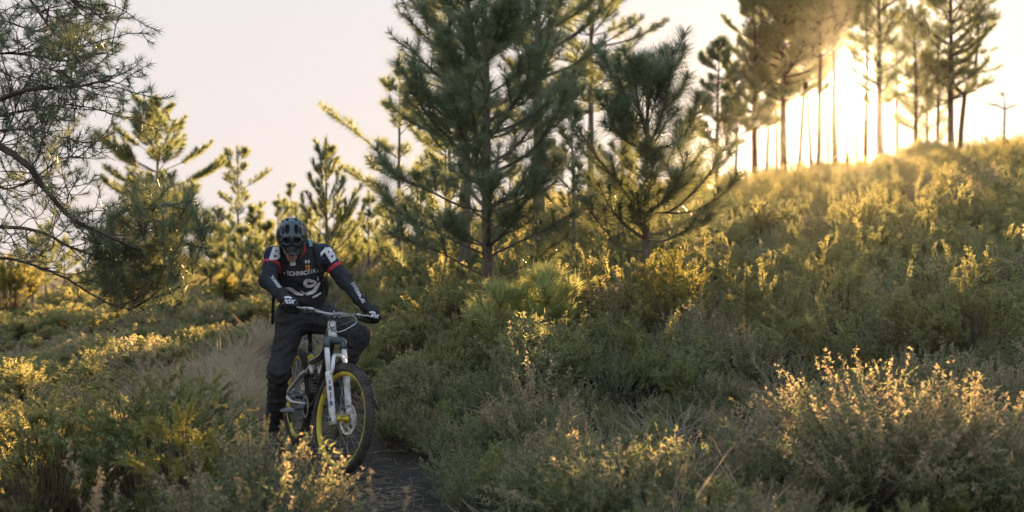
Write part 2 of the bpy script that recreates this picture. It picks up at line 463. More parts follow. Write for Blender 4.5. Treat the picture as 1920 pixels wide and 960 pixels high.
D2 = 9.3
second_limbs = [
    (L3(D2, (1205, 472), (1160, 462, -.1), (1135, 430, -.2), (1108, 400, -.3), (1098, 372, -.3)), .013, .62, .8),
    (L3(D2, (1213, 450), (1245, 452, -.2), (1275, 437, -.3), (1303, 425, -.4), (1335, 400, -.4)), .011, .4, .8),
    (L3(D2, (1212, 402), (1180, 372, -.1), (1150, 330, -.2), (1115, 290, -.3), (1085, 240, -.35)), .015, .35, 1.0),
    (L3(D2, (1214, 400), (1260, 395, -.2), (1310, 350, -.3), (1335, 320, -.35), (1348, 290, -.35)), .013, .4, .8),
    (L3(D2, (1214, 398), (1290, 398, -.3), (1345, 372, -.5), (1370, 340, -.5)), .011, .4, .9),
    (L3(D2, (1214, 402), (1250, 370, -.3), (1275, 330, -.5), (1290, 290, -.6)), .011, .35, 1.0),
    (L3(D2, (1214, 440), (1260, 430, .3), (1310, 400, .4), (1350, 390, .4)), .010, .4, .9),
    (L3(D2, (1212, 420), (1180, 415, .2), (1140, 380, .3), (1120, 345, .3)), .010, .5, .8),
    (L3(D2, (1216, 280), (1180, 268, -.1), (1150, 235, -.2), (1135, 180, -.3)), .013, .15, 1.1),
    (L3(D2, (1218, 282), (1262, 270, -.1), (1295, 235, -.2), (1310, 180, -.25)), .013, .15, 1.1),
    (L3(D2, (1217, 275), (1240, 220, -.2), (1255, 150, -.3), (1262, 95, -.3)), .013, .1, 1.2),
    (L3(D2, (1217, 270), (1200, 210, -.25), (1190, 150, -.35), (1184, 110, -.4)), .013, .1, 1.2),
]
pine('pine_tree', 'smaller bushy young pine with bare lower limbs standing on the sunlit slope edge', xat(1213, D2), D2, 2.55, .05, 8, crown_from=.40, whorl=.27, reach=.78,
     nlen=.20, per_m=720, nw=.0046, tw=4, sprd=(.45, 1.35), need='needle', e0=.45, e1=1.25, nbr=(4, 6), shape='round', limbs=True, extra=second_limbs, brush_from=.3)

# seedlings with sunlight put into the needle colour
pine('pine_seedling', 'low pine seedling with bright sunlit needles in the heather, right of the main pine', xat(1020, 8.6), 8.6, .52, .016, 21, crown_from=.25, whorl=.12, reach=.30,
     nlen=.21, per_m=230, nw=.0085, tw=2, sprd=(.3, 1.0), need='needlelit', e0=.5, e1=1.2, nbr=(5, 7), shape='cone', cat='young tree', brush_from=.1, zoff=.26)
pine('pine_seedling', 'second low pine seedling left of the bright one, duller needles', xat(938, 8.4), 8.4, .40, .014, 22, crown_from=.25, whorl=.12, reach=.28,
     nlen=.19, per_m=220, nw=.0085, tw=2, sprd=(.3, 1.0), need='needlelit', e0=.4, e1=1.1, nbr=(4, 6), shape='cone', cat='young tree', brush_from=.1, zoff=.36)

# the old pine whose boughs hang in from the left ------------------------
def left_pine():
    r = rng(77)
    D = 6.6
    X0 = xat(-190, D); z0 = gz(X0, D) - .05
    root = thing('pine_tree', 'old pine at left edge with bare drooping boughs and sparse needle tufts', 'pine tree', (X0, D, z0))
    T = spline([(X0, D, z0), (X0 + .05, D, z0 + 1.2), (X0 - .03, D + .05, z0 + 2.6), (X0 + .08, D, z0 + 4.2), (X0 + .1, D, z0 + 6)], 24)
    tb = MB(); v, f = tube(T, np.linspace(.15, .05, 24), 10); tb.add(v, f); tb.build('trunk', M['barkdark'], root)
    crown, twigs = MB(), MB()
    # the boughs as they hang in the picture (pixel, pixel, depth offset), thickness, twig count, needle density
    boughs = [
        ([(-180, 250), (-60, 200), (0, 183, -.1), (60, 163, -.2), (150, 158, -.3), (210, 150, -.3)], .022, 30, 1.0),
        ([(-180, 330), (-60, 270), (0, 278, -.2), (50, 310, -.3), (85, 360, -.3), (130, 410, -.3), (190, 440, -.3), (260, 470, -.2)], .030, 34, 1.0),
        ([(-180, 380), (-60, 425), (0, 430, .1), (60, 438, .1), (130, 465, .2), (190, 482, .3), (250, 500, .4)], .017, 22, .9),
        ([(-180, 470), (-60, 478), (0, 485, -.2), (50, 495, -.2), (110, 520, -.2), (160, 550, -.1), (205, 575), (240, 582)], .013, 14, .5),
        ([(-180, 120), (-80, 30), (-20, -40, -.1), (50, -10, -.2), (90, 45, -.2), (130, 85, -.3), (160, 105, -.3)], .014, 24, 1.0),
        ([(-180, 60), (-60, -30), (20, -60), (90, -10, -.1), (150, 12, -.1), (200, 18, -.2)], .013, 20, 1.0),
        ([(-180, 200), (-80, 130), (-20, 95), (60, 98, .2), (120, 110, .3), (180, 95, .3), (222, 95, .3)], .011, 26, 1.1),
        ([(-180, 300), (-60, 240, .2), (20, 215, .3), (90, 200, .4), (150, 195, .4), (230, 212, .4)], .012, 30, 1.0),
        ([(-180, 340), (-70, 330, .3), (0, 350, .4), (60, 340, .5), (120, 300, .5), (170, 300, .5)], .012, 26, .9),
        ([(-180, 350), (-90, 300, .2), (-10, 250, .3), (40, 240, .3), (100, 250, .4), (160, 265, .4)], .011, 24, 1.0),
        ([(-180, 90), (-90, 60, .3), (-10, 40, .4), (60, 60, .5), (110, 40, .5), (160, 60, .5)], .010, 24, 1.0),
        ([(0, 350, .4), (-10, 300, .2), (20, 230, .1), (60, 130), (110, 130)], .009, 16, .8),
    ]
    for pts, rad, nt, dn in boughs:
        P = spline([at(p[0], p[1], D + (p[2] if len(p) > 2 else 0)) for p in pts], 30)
        P += np.cumsum(r.normal(size=P.shape), 0) * .004
        bm = MB(); v, f = tube(P, np.linspace(rad * 1.0, rad * .28, 30), 7); bm.add(v, f); bm.build('bough', M['barkdark'] if rad > .02 else M['stem'], root)
        for k in range(nt):
            s = .28 + .72 * r.random(); i = min(int(s * 29), 28); p = P[i]; d = unit(P[i + 1] - P[i])
            q = unit(d * .5 + r.normal(size=3) * [.7, .5, .75] + [0.1, 0, .12])
            L = (.16 + .34 * r.random())
            n = 7; Q = [p]; dd = q.copy()
            for j in range(n - 1):
                dd = unit(dd + r.normal(size=3) * .22 + [0, 0, .06]); Q.append(Q[-1] + dd * L / (n - 1))
            Q = np.array(Q)
            v, f = tube(Q, np.linspace(.0042, .0018, n), 4, caps=False); twigs.add(v, f)
            ends = [Q[-3:]]
            for w in range(3):
                j = r.integers(2, n - 1); dj = unit(Q[j] - Q[j - 1] + r.normal(size=3) * .7)
                W = np.array([Q[j], Q[j] + dj * .06, Q[j] + dj * .12 + [0, 0, .02]])
                v, f = tube(W, [.0025, .002, .0016], 4, caps=False); twigs.add(v, f); ends.append(W[1:])
            for E in ends:
                if r.random() < .85 * dn:
                    brush(crown, E, .085, 380 * dn, .0034, r, (.45, 1.15), tipn=12)
    # dense drooping mass of young needles at the lower right end
    for k in range(230):
        a = r.random() * 2 * np.pi; ra = math.sqrt(r.random())
        px = 280 + 105 * ra * math.cos(a) - 25 * math.sin(a) * ra; py = 468 + 105 * ra * math.sin(a)
        if py < 380 and px < 200: continue
        c = at(px, py, D + .5 + r.normal() * .25)
        d = unit(np.array([.35 * r.normal() + .2, -.3 + .4 * r.normal(), .45 + .5 * r.normal()]))
        Q = np.array([c - d * .12, c, c + d * .10 + [0, 0, .02]])
        v, f = tube(Q, [.004, .003, .002], 4, caps=False); twigs.add(v, f)
        brush(crown, Q, .13, 480, .0036, r, (.35, 1.0), tipn=14)
    for pts in ([(190, 440), (250, 440), (310, 420), (350, 440)], [(240, 582), (280, 560), (320, 520), (350, 480)], [(250, 500), (290, 520), (330, 560)], [(260, 470), (300, 500), (340, 500)], [(190, 440), (230, 400), (290, 380)]):
        P = spline([at(p[0], p[1], D + .4) for p in pts], 14); v, f = tube(P, np.linspace(.008, .003, 14), 5, caps=False); twigs.add(v, f)
    twigs.build('twigs', M['barkdark'], root)['kind'] = 'stuff'
    crown.build('crown', M['needle'], root)['kind'] = 'stuff'
left_pine()

# middle distance -----------------------------------------------------------
def mid(label, px, d, top, r0, seed, **k):
    X = xat(px, d); z = gz(X, d); zt = CAM[2] + (480 - top) / FPX * d
    sd = k.pop('name', 'pine_tree')
    return pine(sd, label, X, d, zt - z + .05, r0, seed, **k)

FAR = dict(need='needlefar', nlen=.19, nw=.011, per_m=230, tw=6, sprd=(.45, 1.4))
mid('tall dark pine right behind the nearest pine, its trunk left of that trunk', 872, 15, -160, .105, 31, crown_from=.40, whorl=.34, reach=1.42, shape='round', e0=.25, e1=.8, nbr=(5, 7), brush_from=.3, **FAR)
mid('tall dark pine with thick trunk just right of the nearest pine', 1010, 16.5, -190, .125, 32, crown_from=.38, whorl=.40, reach=1.25, shape='round', e0=.25, e1=.8, nbr=(4, 6), brush_from=.4, **FAR)
mid('slim pine trunk left of the dark tall pine, half hidden by needles', 842, 17.5, 60, .05, 33, crown_from=.4, whorl=.4, reach=.8, shape='cone', e0=.3, e1=.9, nbr=(4, 5), **FAR)
mid('pine with gold lit crown top right of the nearest pine', 1107, 23, -120, .09, 34, crown_from=.40, whorl=.30, reach=1.6, shape='round', e0=.1, e1=.7, nbr=(4, 6), brush_from=.45, **FAR)
mid('slender pine left of the nearest pine with long limb reaching left over the sky', 747, 18, 118, .05, 35, crown_from=.30, whorl=.38, reach=.72, shape='cone', e0=.3, e1=.95, nbr=(3, 5), brush_from=.5,
    extra=[(L3(18, (747, 330), (715, 290), (680, 258), (645, 232), (622, 215)), .018, .4, .8), (L3(18, (747, 400), (705, 360), (675, 335), (650, 320)), .015, .5, .8)], **FAR)
mid('small upright pine with candle shoots above the rider, against the sky', 612, 15.5, 272, .035, 36, crown_from=.22, whorl=.30, reach=.85, shape='cone', e0=.6, e1=1.35, nbr=(5, 7), brush_from=.2, need='needlefar', nlen=.13, nw=.009, per_m=300, tw=3, sprd=(.25, .9))
mid('sunlit airy pine rising over the rider, thin crown', 447, 25, 285, .045, 37, crown_from=.24, whorl=.36, reach=.85, shape='round', e0=.3, e1=.9, nbr=(4, 5), brush_from=.55, need='needlefar', nlen=.17, nw=.014, per_m=210, tw=7)
mid('pine with gold edged crown left of the rider, tallest on the left', 292, 22, 203, .06, 38, crown_from=.20, whorl=.44, reach=1.30, shape='round', e0=.15, e1=.65, nbr=(5, 7), brush_from=.55, need='needlefar', nlen=.18, nw=.013, per_m=300, tw=8)
mid('short dense pine under the gold edged pine', 325, 15, 372, .035, 39, crown_from=.12, whorl=.24, reach=.50, shape='cone', e0=.7, e1=1.3, nbr=(5, 6), brush_from=.2, need='needlefar', nlen=.15, nw=.007, per_m=380, tw=4)
mid('short pine with bare stem beside the rider shoulder', 395, 19, 425, .035, 40, crown_from=.35, whorl=.28, reach=.45, shape='cone', e0=.6, e1=1.2, nbr=(4, 6), brush_from=.2, need='needlefar', nlen=.15, nw=.009, per_m=260, tw=4)
small = [(1075, 13, 165, 'bushy young pine filling the gap between the two big pines'), (1165, 15, 235, 'young pine close behind the smaller bushy pine, to its left'), (835, 13.5, 235, 'young pine close behind the nearest pine, to its left'), (955, 20, 300, 'low pine seen between the trunks right of the nearest pine'), (470, 21, 395, 'bushy pine directly behind the rider, left of the helmet'), (520, 24, 375, 'bushy pine with lit tips above the helmet'), (565, 22, 385, 'bushy pine between helmet and candle shoot pine'),
         (690, 19, 372, 'bushy pine between the candle shoot pine and the slender pine'), (655, 25, 395, 'low pine at the end of the trail'), (780, 14, 330, 'bushy young pine left of the nearest pine'),
         (430, 28, 400, 'far low pine left of the rider in backlight'), (545, 30, 350, 'far thin pine in backlight over the helmet'), (600, 30, 380, 'far low pine behind the candle shoot pine'), (405, 24, 398, 'low pine in the backlit band left of the rider, under the airy pine'),
         (500, 17, 432, 'dark low pine close behind the rider shoulder'), (640, 17.5, 405, 'low dark pine right of the rider, before the candle shoot pine'), (720, 22, 385, 'low pine under the slender pine, left of the bushy one'), (455, 19, 440, 'lowest lit pine left of the helmet')]
for i, (px, d, top, lb) in enumerate(small):
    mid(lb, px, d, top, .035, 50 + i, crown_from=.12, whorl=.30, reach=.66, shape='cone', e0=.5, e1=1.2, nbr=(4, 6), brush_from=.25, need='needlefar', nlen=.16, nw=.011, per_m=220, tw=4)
for i, (px, d, top, lb) in enumerate([(62, 23, 455, 'leftmost of three thin pines in the lit hollow'), (86, 24, 430, 'middle of three thin pines in the lit hollow'), (121, 25, 450, 'rightmost of three thin pines in the lit hollow')]):
    mid(lb, px, d, top, .035, 70 + i, crown_from=.42, whorl=.28, reach=.55, shape='cone', e0=.4, e1=1.0, nbr=(4, 5), brush_from=.3, need='needlefar', nlen=.16, nw=.011, per_m=200, tw=5, group='thin pines in the lit hollow')
mid('dark bushy pine low in the hollow under the hanging boughs', 175, 22, 500, .03, 75, crown_from=.1, whorl=.25, reach=.5, shape='cone', e0=.5, e1=1.2, nbr=(4, 6), brush_from=.2, need='needlefar', nlen=.16, nw=.011, per_m=240, tw=4)

# the row on the crest ------------------------------------------------------
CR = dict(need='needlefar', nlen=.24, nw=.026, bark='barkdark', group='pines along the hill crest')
crest = [  # px, depth, top, radius, crown_from, reach, whorl, per_m, tw, lean, label
    (1345, 30, 85, .075, .30, .80, .42, 55, 5, 0, 'leftmost crest pine, dark crown just beside the bushy young pine'),
    (1379, 36, 150, .05, .42, .8, .5, 45, 4, 0, 'thin crest pine between the leftmost and the dense clump'),
    (1416, 39, -20, .13, .30, 1.6, .42, 70, 6, 0, 'crest pine with straight trunk at left end of the dense clump'),
    (1456, 41, 60, .06, .40, 1.0, .5, 55, 5, -.01, 'very thin crest pine left of the forked trunk'),
    (1470, 39, -90, .15, .36, 1.9, .40, 75, 6, .005, 'thick crest pine with forked trunk in the dense clump'),
    (1497, 40, -60, .08, .42, 1.5, .45, 70, 5, .03, 'slim crest pine leaning right near the forked trunk'),
    (1523, 40, -40, .07, .42, 1.4, .45, 70, 5, -.04, 'slim crest pine leaning left near the sun'),
    (1534, 38, -110, .10, .52, 1.6, .42, 75, 6, .0, 'straight crest pine just left of the sun'),
    (1567, 38, -120, .13, .60, 1.7, .42, 75, 6, -.004, 'crest pine standing right in front of the sun, left side'),
    (1620, 39, -90, .10, .60, 1.4, .45, 65, 5, .012, 'crest pine just right of the sun, slightly leaning'),
    (1651, 37, -60, .14, .34, 1.4, .50, 60, 5, .0, 'crest pine with crooked thick trunk right of the sun'),
    (1715, 38, 20, .10, .26, 1.35, .50, 48, 5, .0, 'crest pine with sparse gold crown between thick trunks'),
    (1784, 37, -110, .13, .30, 1.8, .48, 52, 6, .002, 'tall crest pine with straight dark trunk on the right'),
    (1437, 40, 40, .06, .40, .9, .5, 50, 4, .004, 'slim crest pine between the straight left one and the very thin one'),
    (1553, 41, -30, .06, .55, 1.0, .5, 50, 4, .006, 'slim crest pine close left of the sun behind the straight one'),
    (1605, 42, -20, .05, .60, .9, .5, 45, 4, -.006, 'slim far crest pine right of the sun glow'),
    (1683, 40, 10, .06, .40, 1.1, .5, 42, 4, .0, 'slim crest pine between the crooked trunk and the sparse gold crown'),
    (1757, 39, -20, .07, .34, 1.2, .5, 42, 4, -.004, 'slim crest pine just left of the tall straight right trunk'),
    (1740, 41, 90, .05, .20, 1.2, .45, 45, 4, .0, 'low crest pine filling the gap left of the tall right one'),
]
for i, (px, d, top, r0, cf, rc, wh, pm, tw_, ln, lb) in enumerate(crest):
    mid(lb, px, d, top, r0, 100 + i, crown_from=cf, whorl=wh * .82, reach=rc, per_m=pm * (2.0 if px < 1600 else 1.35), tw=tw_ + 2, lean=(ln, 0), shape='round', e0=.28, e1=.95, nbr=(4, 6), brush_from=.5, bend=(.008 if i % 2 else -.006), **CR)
# forked pine, V-shaped sapling and dead snag at the right end
def forked(px, d, label, fork_y, arms, r0, seed, foliage=True, name='pine_tree'):
    r = rng(seed); X = xat(px, d); z0 = gz(X, d) - .05
    root = thing(name, label, 'pine tree', (X, d, z0), 'pines along the hill crest')
    tb, limb, crown = MB(), MB(), MB()
    f_ = at(fork_y[0], fork_y[1], d)
    P = spline([(X, d, z0), (X * .6 + f_[0] * .4 - .04, d, z0 + .45 * (f_[2] - z0)), f_], 10); v, t = tube(P, np.linspace(r0 * 1.15, r0 * .8, 10), 8); tb.add(v, t)
    tb.build('trunk', M['barkdark'], root)
    for arm in arms:
        Q = spline([f_] + [at(a[0], a[1], d + (a[2] if len(a) > 2 else 0)) for a in arm], 16)
        v, t = tube(Q, np.linspace(r0 * .7, r0 * .12, 16), 7); limb.add(v, t)
        for k in range(26 if foliage else 5):
            s = .25 + .75 * r.random(); i = min(int(s * 15), 14); az = r.random() * 6.28
            L = (1.0 if foliage else .35) * (.5 + .7 * r.random()) * (1.15 - .5 * s)
            B = branch_curve(Q[i], az, L, .1, .5, r, 6); v, t = tube(B, np.linspace(.022, .006, 6), 4, caps=False); limb.add(v, t)
            if foliage:
                brush(crown, B[2:], .24, 90, .026, r, (.3, 1.1), tipn=9)
                for w in range(4):
                    C = branch_curve(B[2 + w % 4], az + r.choice([-1, 1]) * (.5 + r.random() * .5), L * .4, .2, .7, r, 4); v, t = tube(C, np.linspace(.01, .004, 4), 3, caps=False); limb.add(v, t)
                    brush(crown, C[1:], .24, 90, .026, r, (.3, 1.1), tipn=9)
            elif r.random() < .6:
                brush(crown, B[3:], .16, 30, .018, r, (.3, 1.1), tipn=4)
    limb.build('branches', M['barkdark'], root)
    crown.build('crown', M['needlefar'], root)['kind'] = 'stuff'
forked(1800, 37.5, 'forked crest pine with Y shaped trunk at the right', (1809, 178), [[(1790, 160), (1786, 120, -.3), (1780, 40, -.5)], [(1825, 155, .2), (1832, 90, .3), (1838, 20, .4), (1846, -30, .5)]], .10, 131)
forked(1590, 40, 'thin V shaped crest sapling in front of the sun', (1590, 268), [[(1583, 240), (1577, 215)], [(1592, 245), (1592, 200)]], .05, 132, False, 'pine_sapling')
forked(1885, 40, 'small half bare crest pine at far right against the sky', (1884, 205), [[(1883, 190), (1880, 172)], [(1896, 200), (1908, 196)], [(1865, 196), (1845, 196)]], .05, 133, False, 'pine_sapling')

# ------------------------------------------------------------------ heath
PROTO = {}
def proto(kind, mb, mats):
    c = PROTO.setdefault(kind, bpy.data.collections.new(kind + '_clumps'))
    o = bpy.data.objects.new(kind + '_clump', mb.mesh(kind + '_clump', mats, False)); c.objects.link(o)

def heather_mesh(mb, r, n=64, rad=.20, hgt=.46, flower=.5, leaf=.019, nl=24, c=(0, 0, 0), nf=24):
    c = np.asarray(c, float)
    for i in range(n):
        a = r.random() * 6.283; q = math.sqrt(r.random()); b0 = np.array([math.cos(a), math.sin(a), 0]) * rad * .35 * q
        lean = np.array([math.cos(a), math.sin(a), 0]) * rad * (q * 1.1)
        h = hgt * (1 - .45 * q * q) * (.75 + .4 * r.random())
        m = b0 + lean * .45 + [0, 0, h * .55]; e = b0 + lean + np.array([r.normal() * .03, r.normal() * .03, h])
        P = np.array([b0, m, e]) + c
        v, t = tube(P, [.0022, .0016, .0008], 3, caps=False); mb.add(v, t, 0)
        k = nl; s = .30 + .7 * r.random(k)
        pts = np.where((s < .5)[:, None], P[0] + (P[1] - P[0]) * (s * 2)[:, None], P[1] + (P[2] - P[1]) * (s * 2 - 1)[:, None])
        D = unit(unit(P[2] - P[1]) * .9 + r.normal(size=(k, 3)) * .75)
        v, t = blades(pts, D, leaf * (.8 + 1.2 * r.random(k)), .0075, r); mb.add(v, t, 1)
        # short side sprays
        for w in range(2):
            s0 = .45 + .4 * r.random(); p = P[1] + (P[2] - P[1]) * (s0 * 2 - 1) if s0 > .5 else P[0] + (P[1] - P[0]) * s0 * 2
            d = unit(unit(P[2] - P[1]) + r.normal(size=3) * .5); kk = nl // 3
            pts = p + d * (.09 * r.random(kk))[:, None]
            v, t = blades(pts, unit(d * .8 + r.normal(size=(kk, 3)) * .7), leaf * 1.3, .0075, r); mb.add(v, t, 1)
        if r.random() < flower:
            k = nf; s = .70 + .33 * r.random(k)
            pts = P[1] + (P[2] - P[1]) * (s * 2 - 1)[:, None] + r.normal(size=(k, 3)) * .006
            D = unit(r.normal(size=(k, 3)) + [0, 0, .5]); v, t = blades(pts, D, .014 + .008 * r.random(k), .011, r); mb.add(v, t, 2)

def gorse_mesh(mb, r, n=30, rad=.22, hgt=.42, spine=.026, ns=64, c=(0, 0, 0), shoot=.16, mi=1, up=.60, sw=.0062):
    c = np.asarray(c, float)
    for i in range(n):
        a = r.random() * 6.283; q = r.random() ** .5
        el = math.acos(min(1, q * .95))           # shoots end on a dome
        tip = np.array([math.cos(a) * rad * math.cos(el) , math.sin(a) * rad * math.cos(el), hgt * (.35 + .65 * math.sin(el))]) * (.72 + .36 * r.random())
        out = unit(np.array([math.cos(a) * q, math.sin(a) * q, up + .5 * (1 - q)]) + r.normal(size=3) * .25)
        b0 = np.array([math.cos(a), math.sin(a), 0]) * rad * .2 * q
        m = tip - out * shoot
        v, t = tube(np.array([b0, (b0 + m) / 2 + [0, 0, -.02], m]) + c, [.004, .003, .0025], 3, caps=False); mb.add(v, t, 0)
        shoots = [(m, out, shoot)]
        for w in range(3):
            s0 = .1 + .6 * r.random(); shoots.append((m + out * shoot * s0, unit(out + r.normal(size=3) * .65), shoot * (.35 + .4 * r.random())))
        for p, d, L in shoots:
            p = p + c; E = np.array([p, p + d * L * .55 + [0, 0, .003], p + d * L])
            v, t = tube(E, [.003, .0028, .001], 3, caps=False); mb.add(v, t, mi)
            k = int(ns * L / shoot) + 4; s = r.random(k); qd = unit(np.cross(d, r.normal(size=(k, 3))))
            v, t = blades(p + d * (s * L)[:, None], unit(qd * .85 + d * .6), spine * (.7 + .6 * r.random(k)) * (1.1 - .5 * s), sw, r); mb.add(v, t, mi)

def grass_mesh(mb, r, n=46, rad=.12, hgt=.34, w=.0068, mi=0, droop=.5):
    a = r.random(n) * 6.283; q = np.sqrt(r.random(n)); P = np.stack([np.cos(a) * q * rad * .6, np.sin(a) * q * rad * .6, np.zeros(n)], -1)
    az = r.random(n) * 6.283; le = .25 + .7 * r.random(n)
    D = unit(np.stack([np.cos(az) * le, np.sin(az) * le, np.ones(n)], -1)); L = hgt * (.5 + .7 * r.random(n))
    v, t = blades(P, D, L, w, r, bend=np.stack([np.cos(az) * droop * .5, np.sin(az) * droop * .5, -droop * le * .6], -1)); mb.add(v, t, mi)

def twig_mesh(mb, r, n=3, hgt=.5, rad=.006, mi=0):
    def grow(p, d, L, ra, lev):
        k = 6; P = [p]
        for j in range(k - 1):
            d = unit(d + r.normal(size=3) * .18); P.append(P[-1] + d * L / (k - 1))
        P = np.array(P); v, t = tube(P, np.linspace(ra, ra * .45, k), 4, caps=False); mb.add(v, t, mi)
        if lev:
            for w in range(4):
                j = r.integers(1, k); grow(P[j], unit(d + r.normal(size=3) * .75 + [0, 0, .15]), L * (.3 + .35 * r.random()), ra * .5, lev - 1)
    for i in range(n):
        grow(np.array([r.normal() * .05, r.normal() * .05, 0]), unit(np.array([r.normal() * .5, r.normal() * .5, 1])), hgt * (.7 + .5 * r.random()), rad, 2)

def shoots_mesh(mb, r, n=5, hgt=.82, spine=.030, sw=.011, ns=150):
    for i in range(n):
        a = r.random() * 6.283; lean = .10 + .22 * r.random(); h = hgt * (.72 + .4 * r.random())
        d0 = np.array([math.cos(a) * lean, math.sin(a) * lean, 1.]); P = spline([(0, 0, 0), d0 * h * .5 + r.normal(size=3) * .02, d0 * h + [r.normal() * .05, r.normal() * .05, 0]], 7)
        v, t = tube(P, np.linspace(.005, .002, 7), 4, caps=False); mb.add(v, t, 0)
        br = [(P[2:], 1.)]
        for w in range(6):
            j = r.integers(2, 6); d = unit(unit(P[j + 1] - P[j]) + r.normal(size=3) * .55); L = .09 + .12 * r.random(); br.append((np.array([P[j], P[j] + d * L * .5, P[j] + d * L + [0, 0, .01]]), .5))
        for Q, f in br:
            k = int(ns * f); s = r.random(k) * (len(Q) - 1.001); i0 = s.astype(int); p = Q[i0] + (Q[i0 + 1] - Q[i0]) * (s - i0)[:, None]; T = unit(Q[i0 + 1] - Q[i0])
            q = unit(np.cross(T, r.normal(size=(k, 3)))); v, t = tube(Q, .0035, 3, caps=False); mb.add(v, t, 1)
            v, t = blades(p, unit(q * .85 + T * .55), spine * (.7 + .6 * r.random(k)), sw, r); mb.add(v, t, 1)
r = rng(5)
for k in range(4):
    b = MB(); shoots_mesh(b, r, n=4 + k % 3); proto('gorse_shoot', b, [M['stem'], M['gorse']])
for k in range(4):
    b = MB(); heather_mesh(b, r, hgt=.40 + .06 * k, flower=[.6, .35, .8, .2][k]); proto('heather', b, [M['stem'], M['heather'], M['heatherflower']])
for k in range(4):
    b = MB(); gorse_mesh(b, r, hgt=.36 + .05 * k, rad=.24); proto('gorse', b, [M['stem'], M['gorse']])
for k in range(3):
    b = MB(); grass_mesh(b, r, hgt=.24 + .08 * k); proto('dry_grass', b, [M['grass']])
for k in range(3):
    b = MB(); twig_mesh(b, r); proto('dead_twig', b, [M['twig']])
b = MB()
for k in range(60):
    p = np.array([r.normal() * .16, r.normal() * .16, .006 + .012 * r.random()]); d = unit(np.array([r.normal(), r.normal(), .08 * r.normal()]))
    v, t = blades(p[None], d[None], .05 + .08 * r.random(), .0028, r); b.add(v, t)
proto('straw', b, [M['grass']])

def scatter(name, kind, X, Y, scl, seed, dz=0., tilt=.12, squash=None):
    r = rng(seed); n = len(X)
    V = np.stack([X, Y, ground(X, Y) + dz], -1).astype(np.float32)
    me = bpy.data.meshes.new(name); me.vertices.add(n); me.vertices.foreach_set('co', V.ravel())
    rot = np.stack([r.normal(size=n) * tilt, r.normal(size=n) * tilt, r.random(n) * 6.283], -1).astype(np.float32)
    s3 = np.stack([scl, scl, scl * (np.ones(n) if squash is None else squash)], -1).astype(np.float32)
    me.attributes.new('rot', 'FLOAT_VECTOR', 'POINT').data.foreach_set('vector', rot.ravel())
    me.attributes.new('scl', 'FLOAT_VECTOR', 'POINT').data.foreach_set('vector', s3.ravel())
    me.attributes.new('pick', 'INT', 'POINT').data.foreach_set('value', r.integers(0, len(PROTO[kind].objects), n).astype(np.int32))
    o = bpy.data.objects.new(name, me); COL.objects.link(o); o['kind'] = 'stuff'
    ng = bpy.data.node_groups.new(name + '_scatter', 'GeometryNodeTree')
    ng.interface.new_socket('Geometry', in_out='INPUT', socket_type='NodeSocketGeometry')
    ng.interface.new_socket('Geometry', in_out='OUTPUT', socket_type='NodeSocketGeometry')
    N, L = ng.nodes, ng.links
    gi, go = N.new('NodeGroupInput'), N.new('NodeGroupOutput')
    ip = N.new('GeometryNodeInstanceOnPoints'); ci = N.new('GeometryNodeCollectionInfo')
    ci.inputs['Collection'].default_value = PROTO[kind]; ci.inputs['Separate Children'].default_value = True; ci.inputs['Reset Children'].default_value = True
    def attr(nm, dt):
        a = N.new('GeometryNodeInputNamedAttribute'); a.data_type = dt; a.inputs[0].default_value = nm; return a.outputs[0]
    er = N.new('FunctionNodeEulerToRotation')
    L.new(attr('rot', 'FLOAT_VECTOR'), er.inputs[0]); L.new(er.outputs[0], ip.inputs['Rotation'])
    L.new(attr('scl', 'FLOAT_VECTOR'), ip.inputs['Scale']); L.new(attr('pick', 'INT'), ip.inputs['Instance Index'])
    ip.inputs['Pick Instance'].default_value = True
    L.new(gi.outputs[0], ip.inputs['Points']); L.new(ci.outputs[0], ip.inputs['Instance']); L.new(ip.outputs[0], go.inputs[0])
    md = o.modifiers.new('scatter', 'NODES'); md.node_group = ng
    return o

def jgrid(y0, y1, st, r):
    xs, ys_ = np.meshgrid(np.arange(-.58 * y1 - 2, .58 * y1 + 2, st), np.arange(y0, y1, st))
    X = (xs + (r.random(xs.shape) - .5) * st * 1.1).ravel(); Y = (ys_ + (r.random(xs.shape) - .5) * st * 1.1).ravel()
    k = (np.abs(X) < .57 * Y + 1.6) & (np.hypot(X, Y) > 2.3); return X[k], Y[k]

r = rng(11)
bands = [jgrid(1.8, 7, .22, r), jgrid(7, 13, .26, r), jgrid(13, 25, .40, r), jgrid(25, 60, .62, r)]
X = np.concatenate([q[0] for q in bands]); Y = np.concatenate([q[1] for q in bands]); bs = np.concatenate([np.full(len(q[0]), s) for q, s in zip(bands, (.76, .90, 1.2, 1.6))])
d = X - path_x(Y)
edge = .42 + .12 * np.sin(Y * 3.3) + .08 * r.normal(size=len(X))
band_l = np.where(Y > 6.4, 1.0, .25) * sstep(11.5, 9.8, Y) * 1.15 + .1          # trampled grass left of the trail
off = (d > edge) | (d < -(edge + band_l))
X, Y, bs, d = X[off], Y[off], bs[off], d[off]
nz = wob(X, Y, .55) + .35 * r.normal(size=len(X)); hz = wob(X + 9, Y - 4, .9)
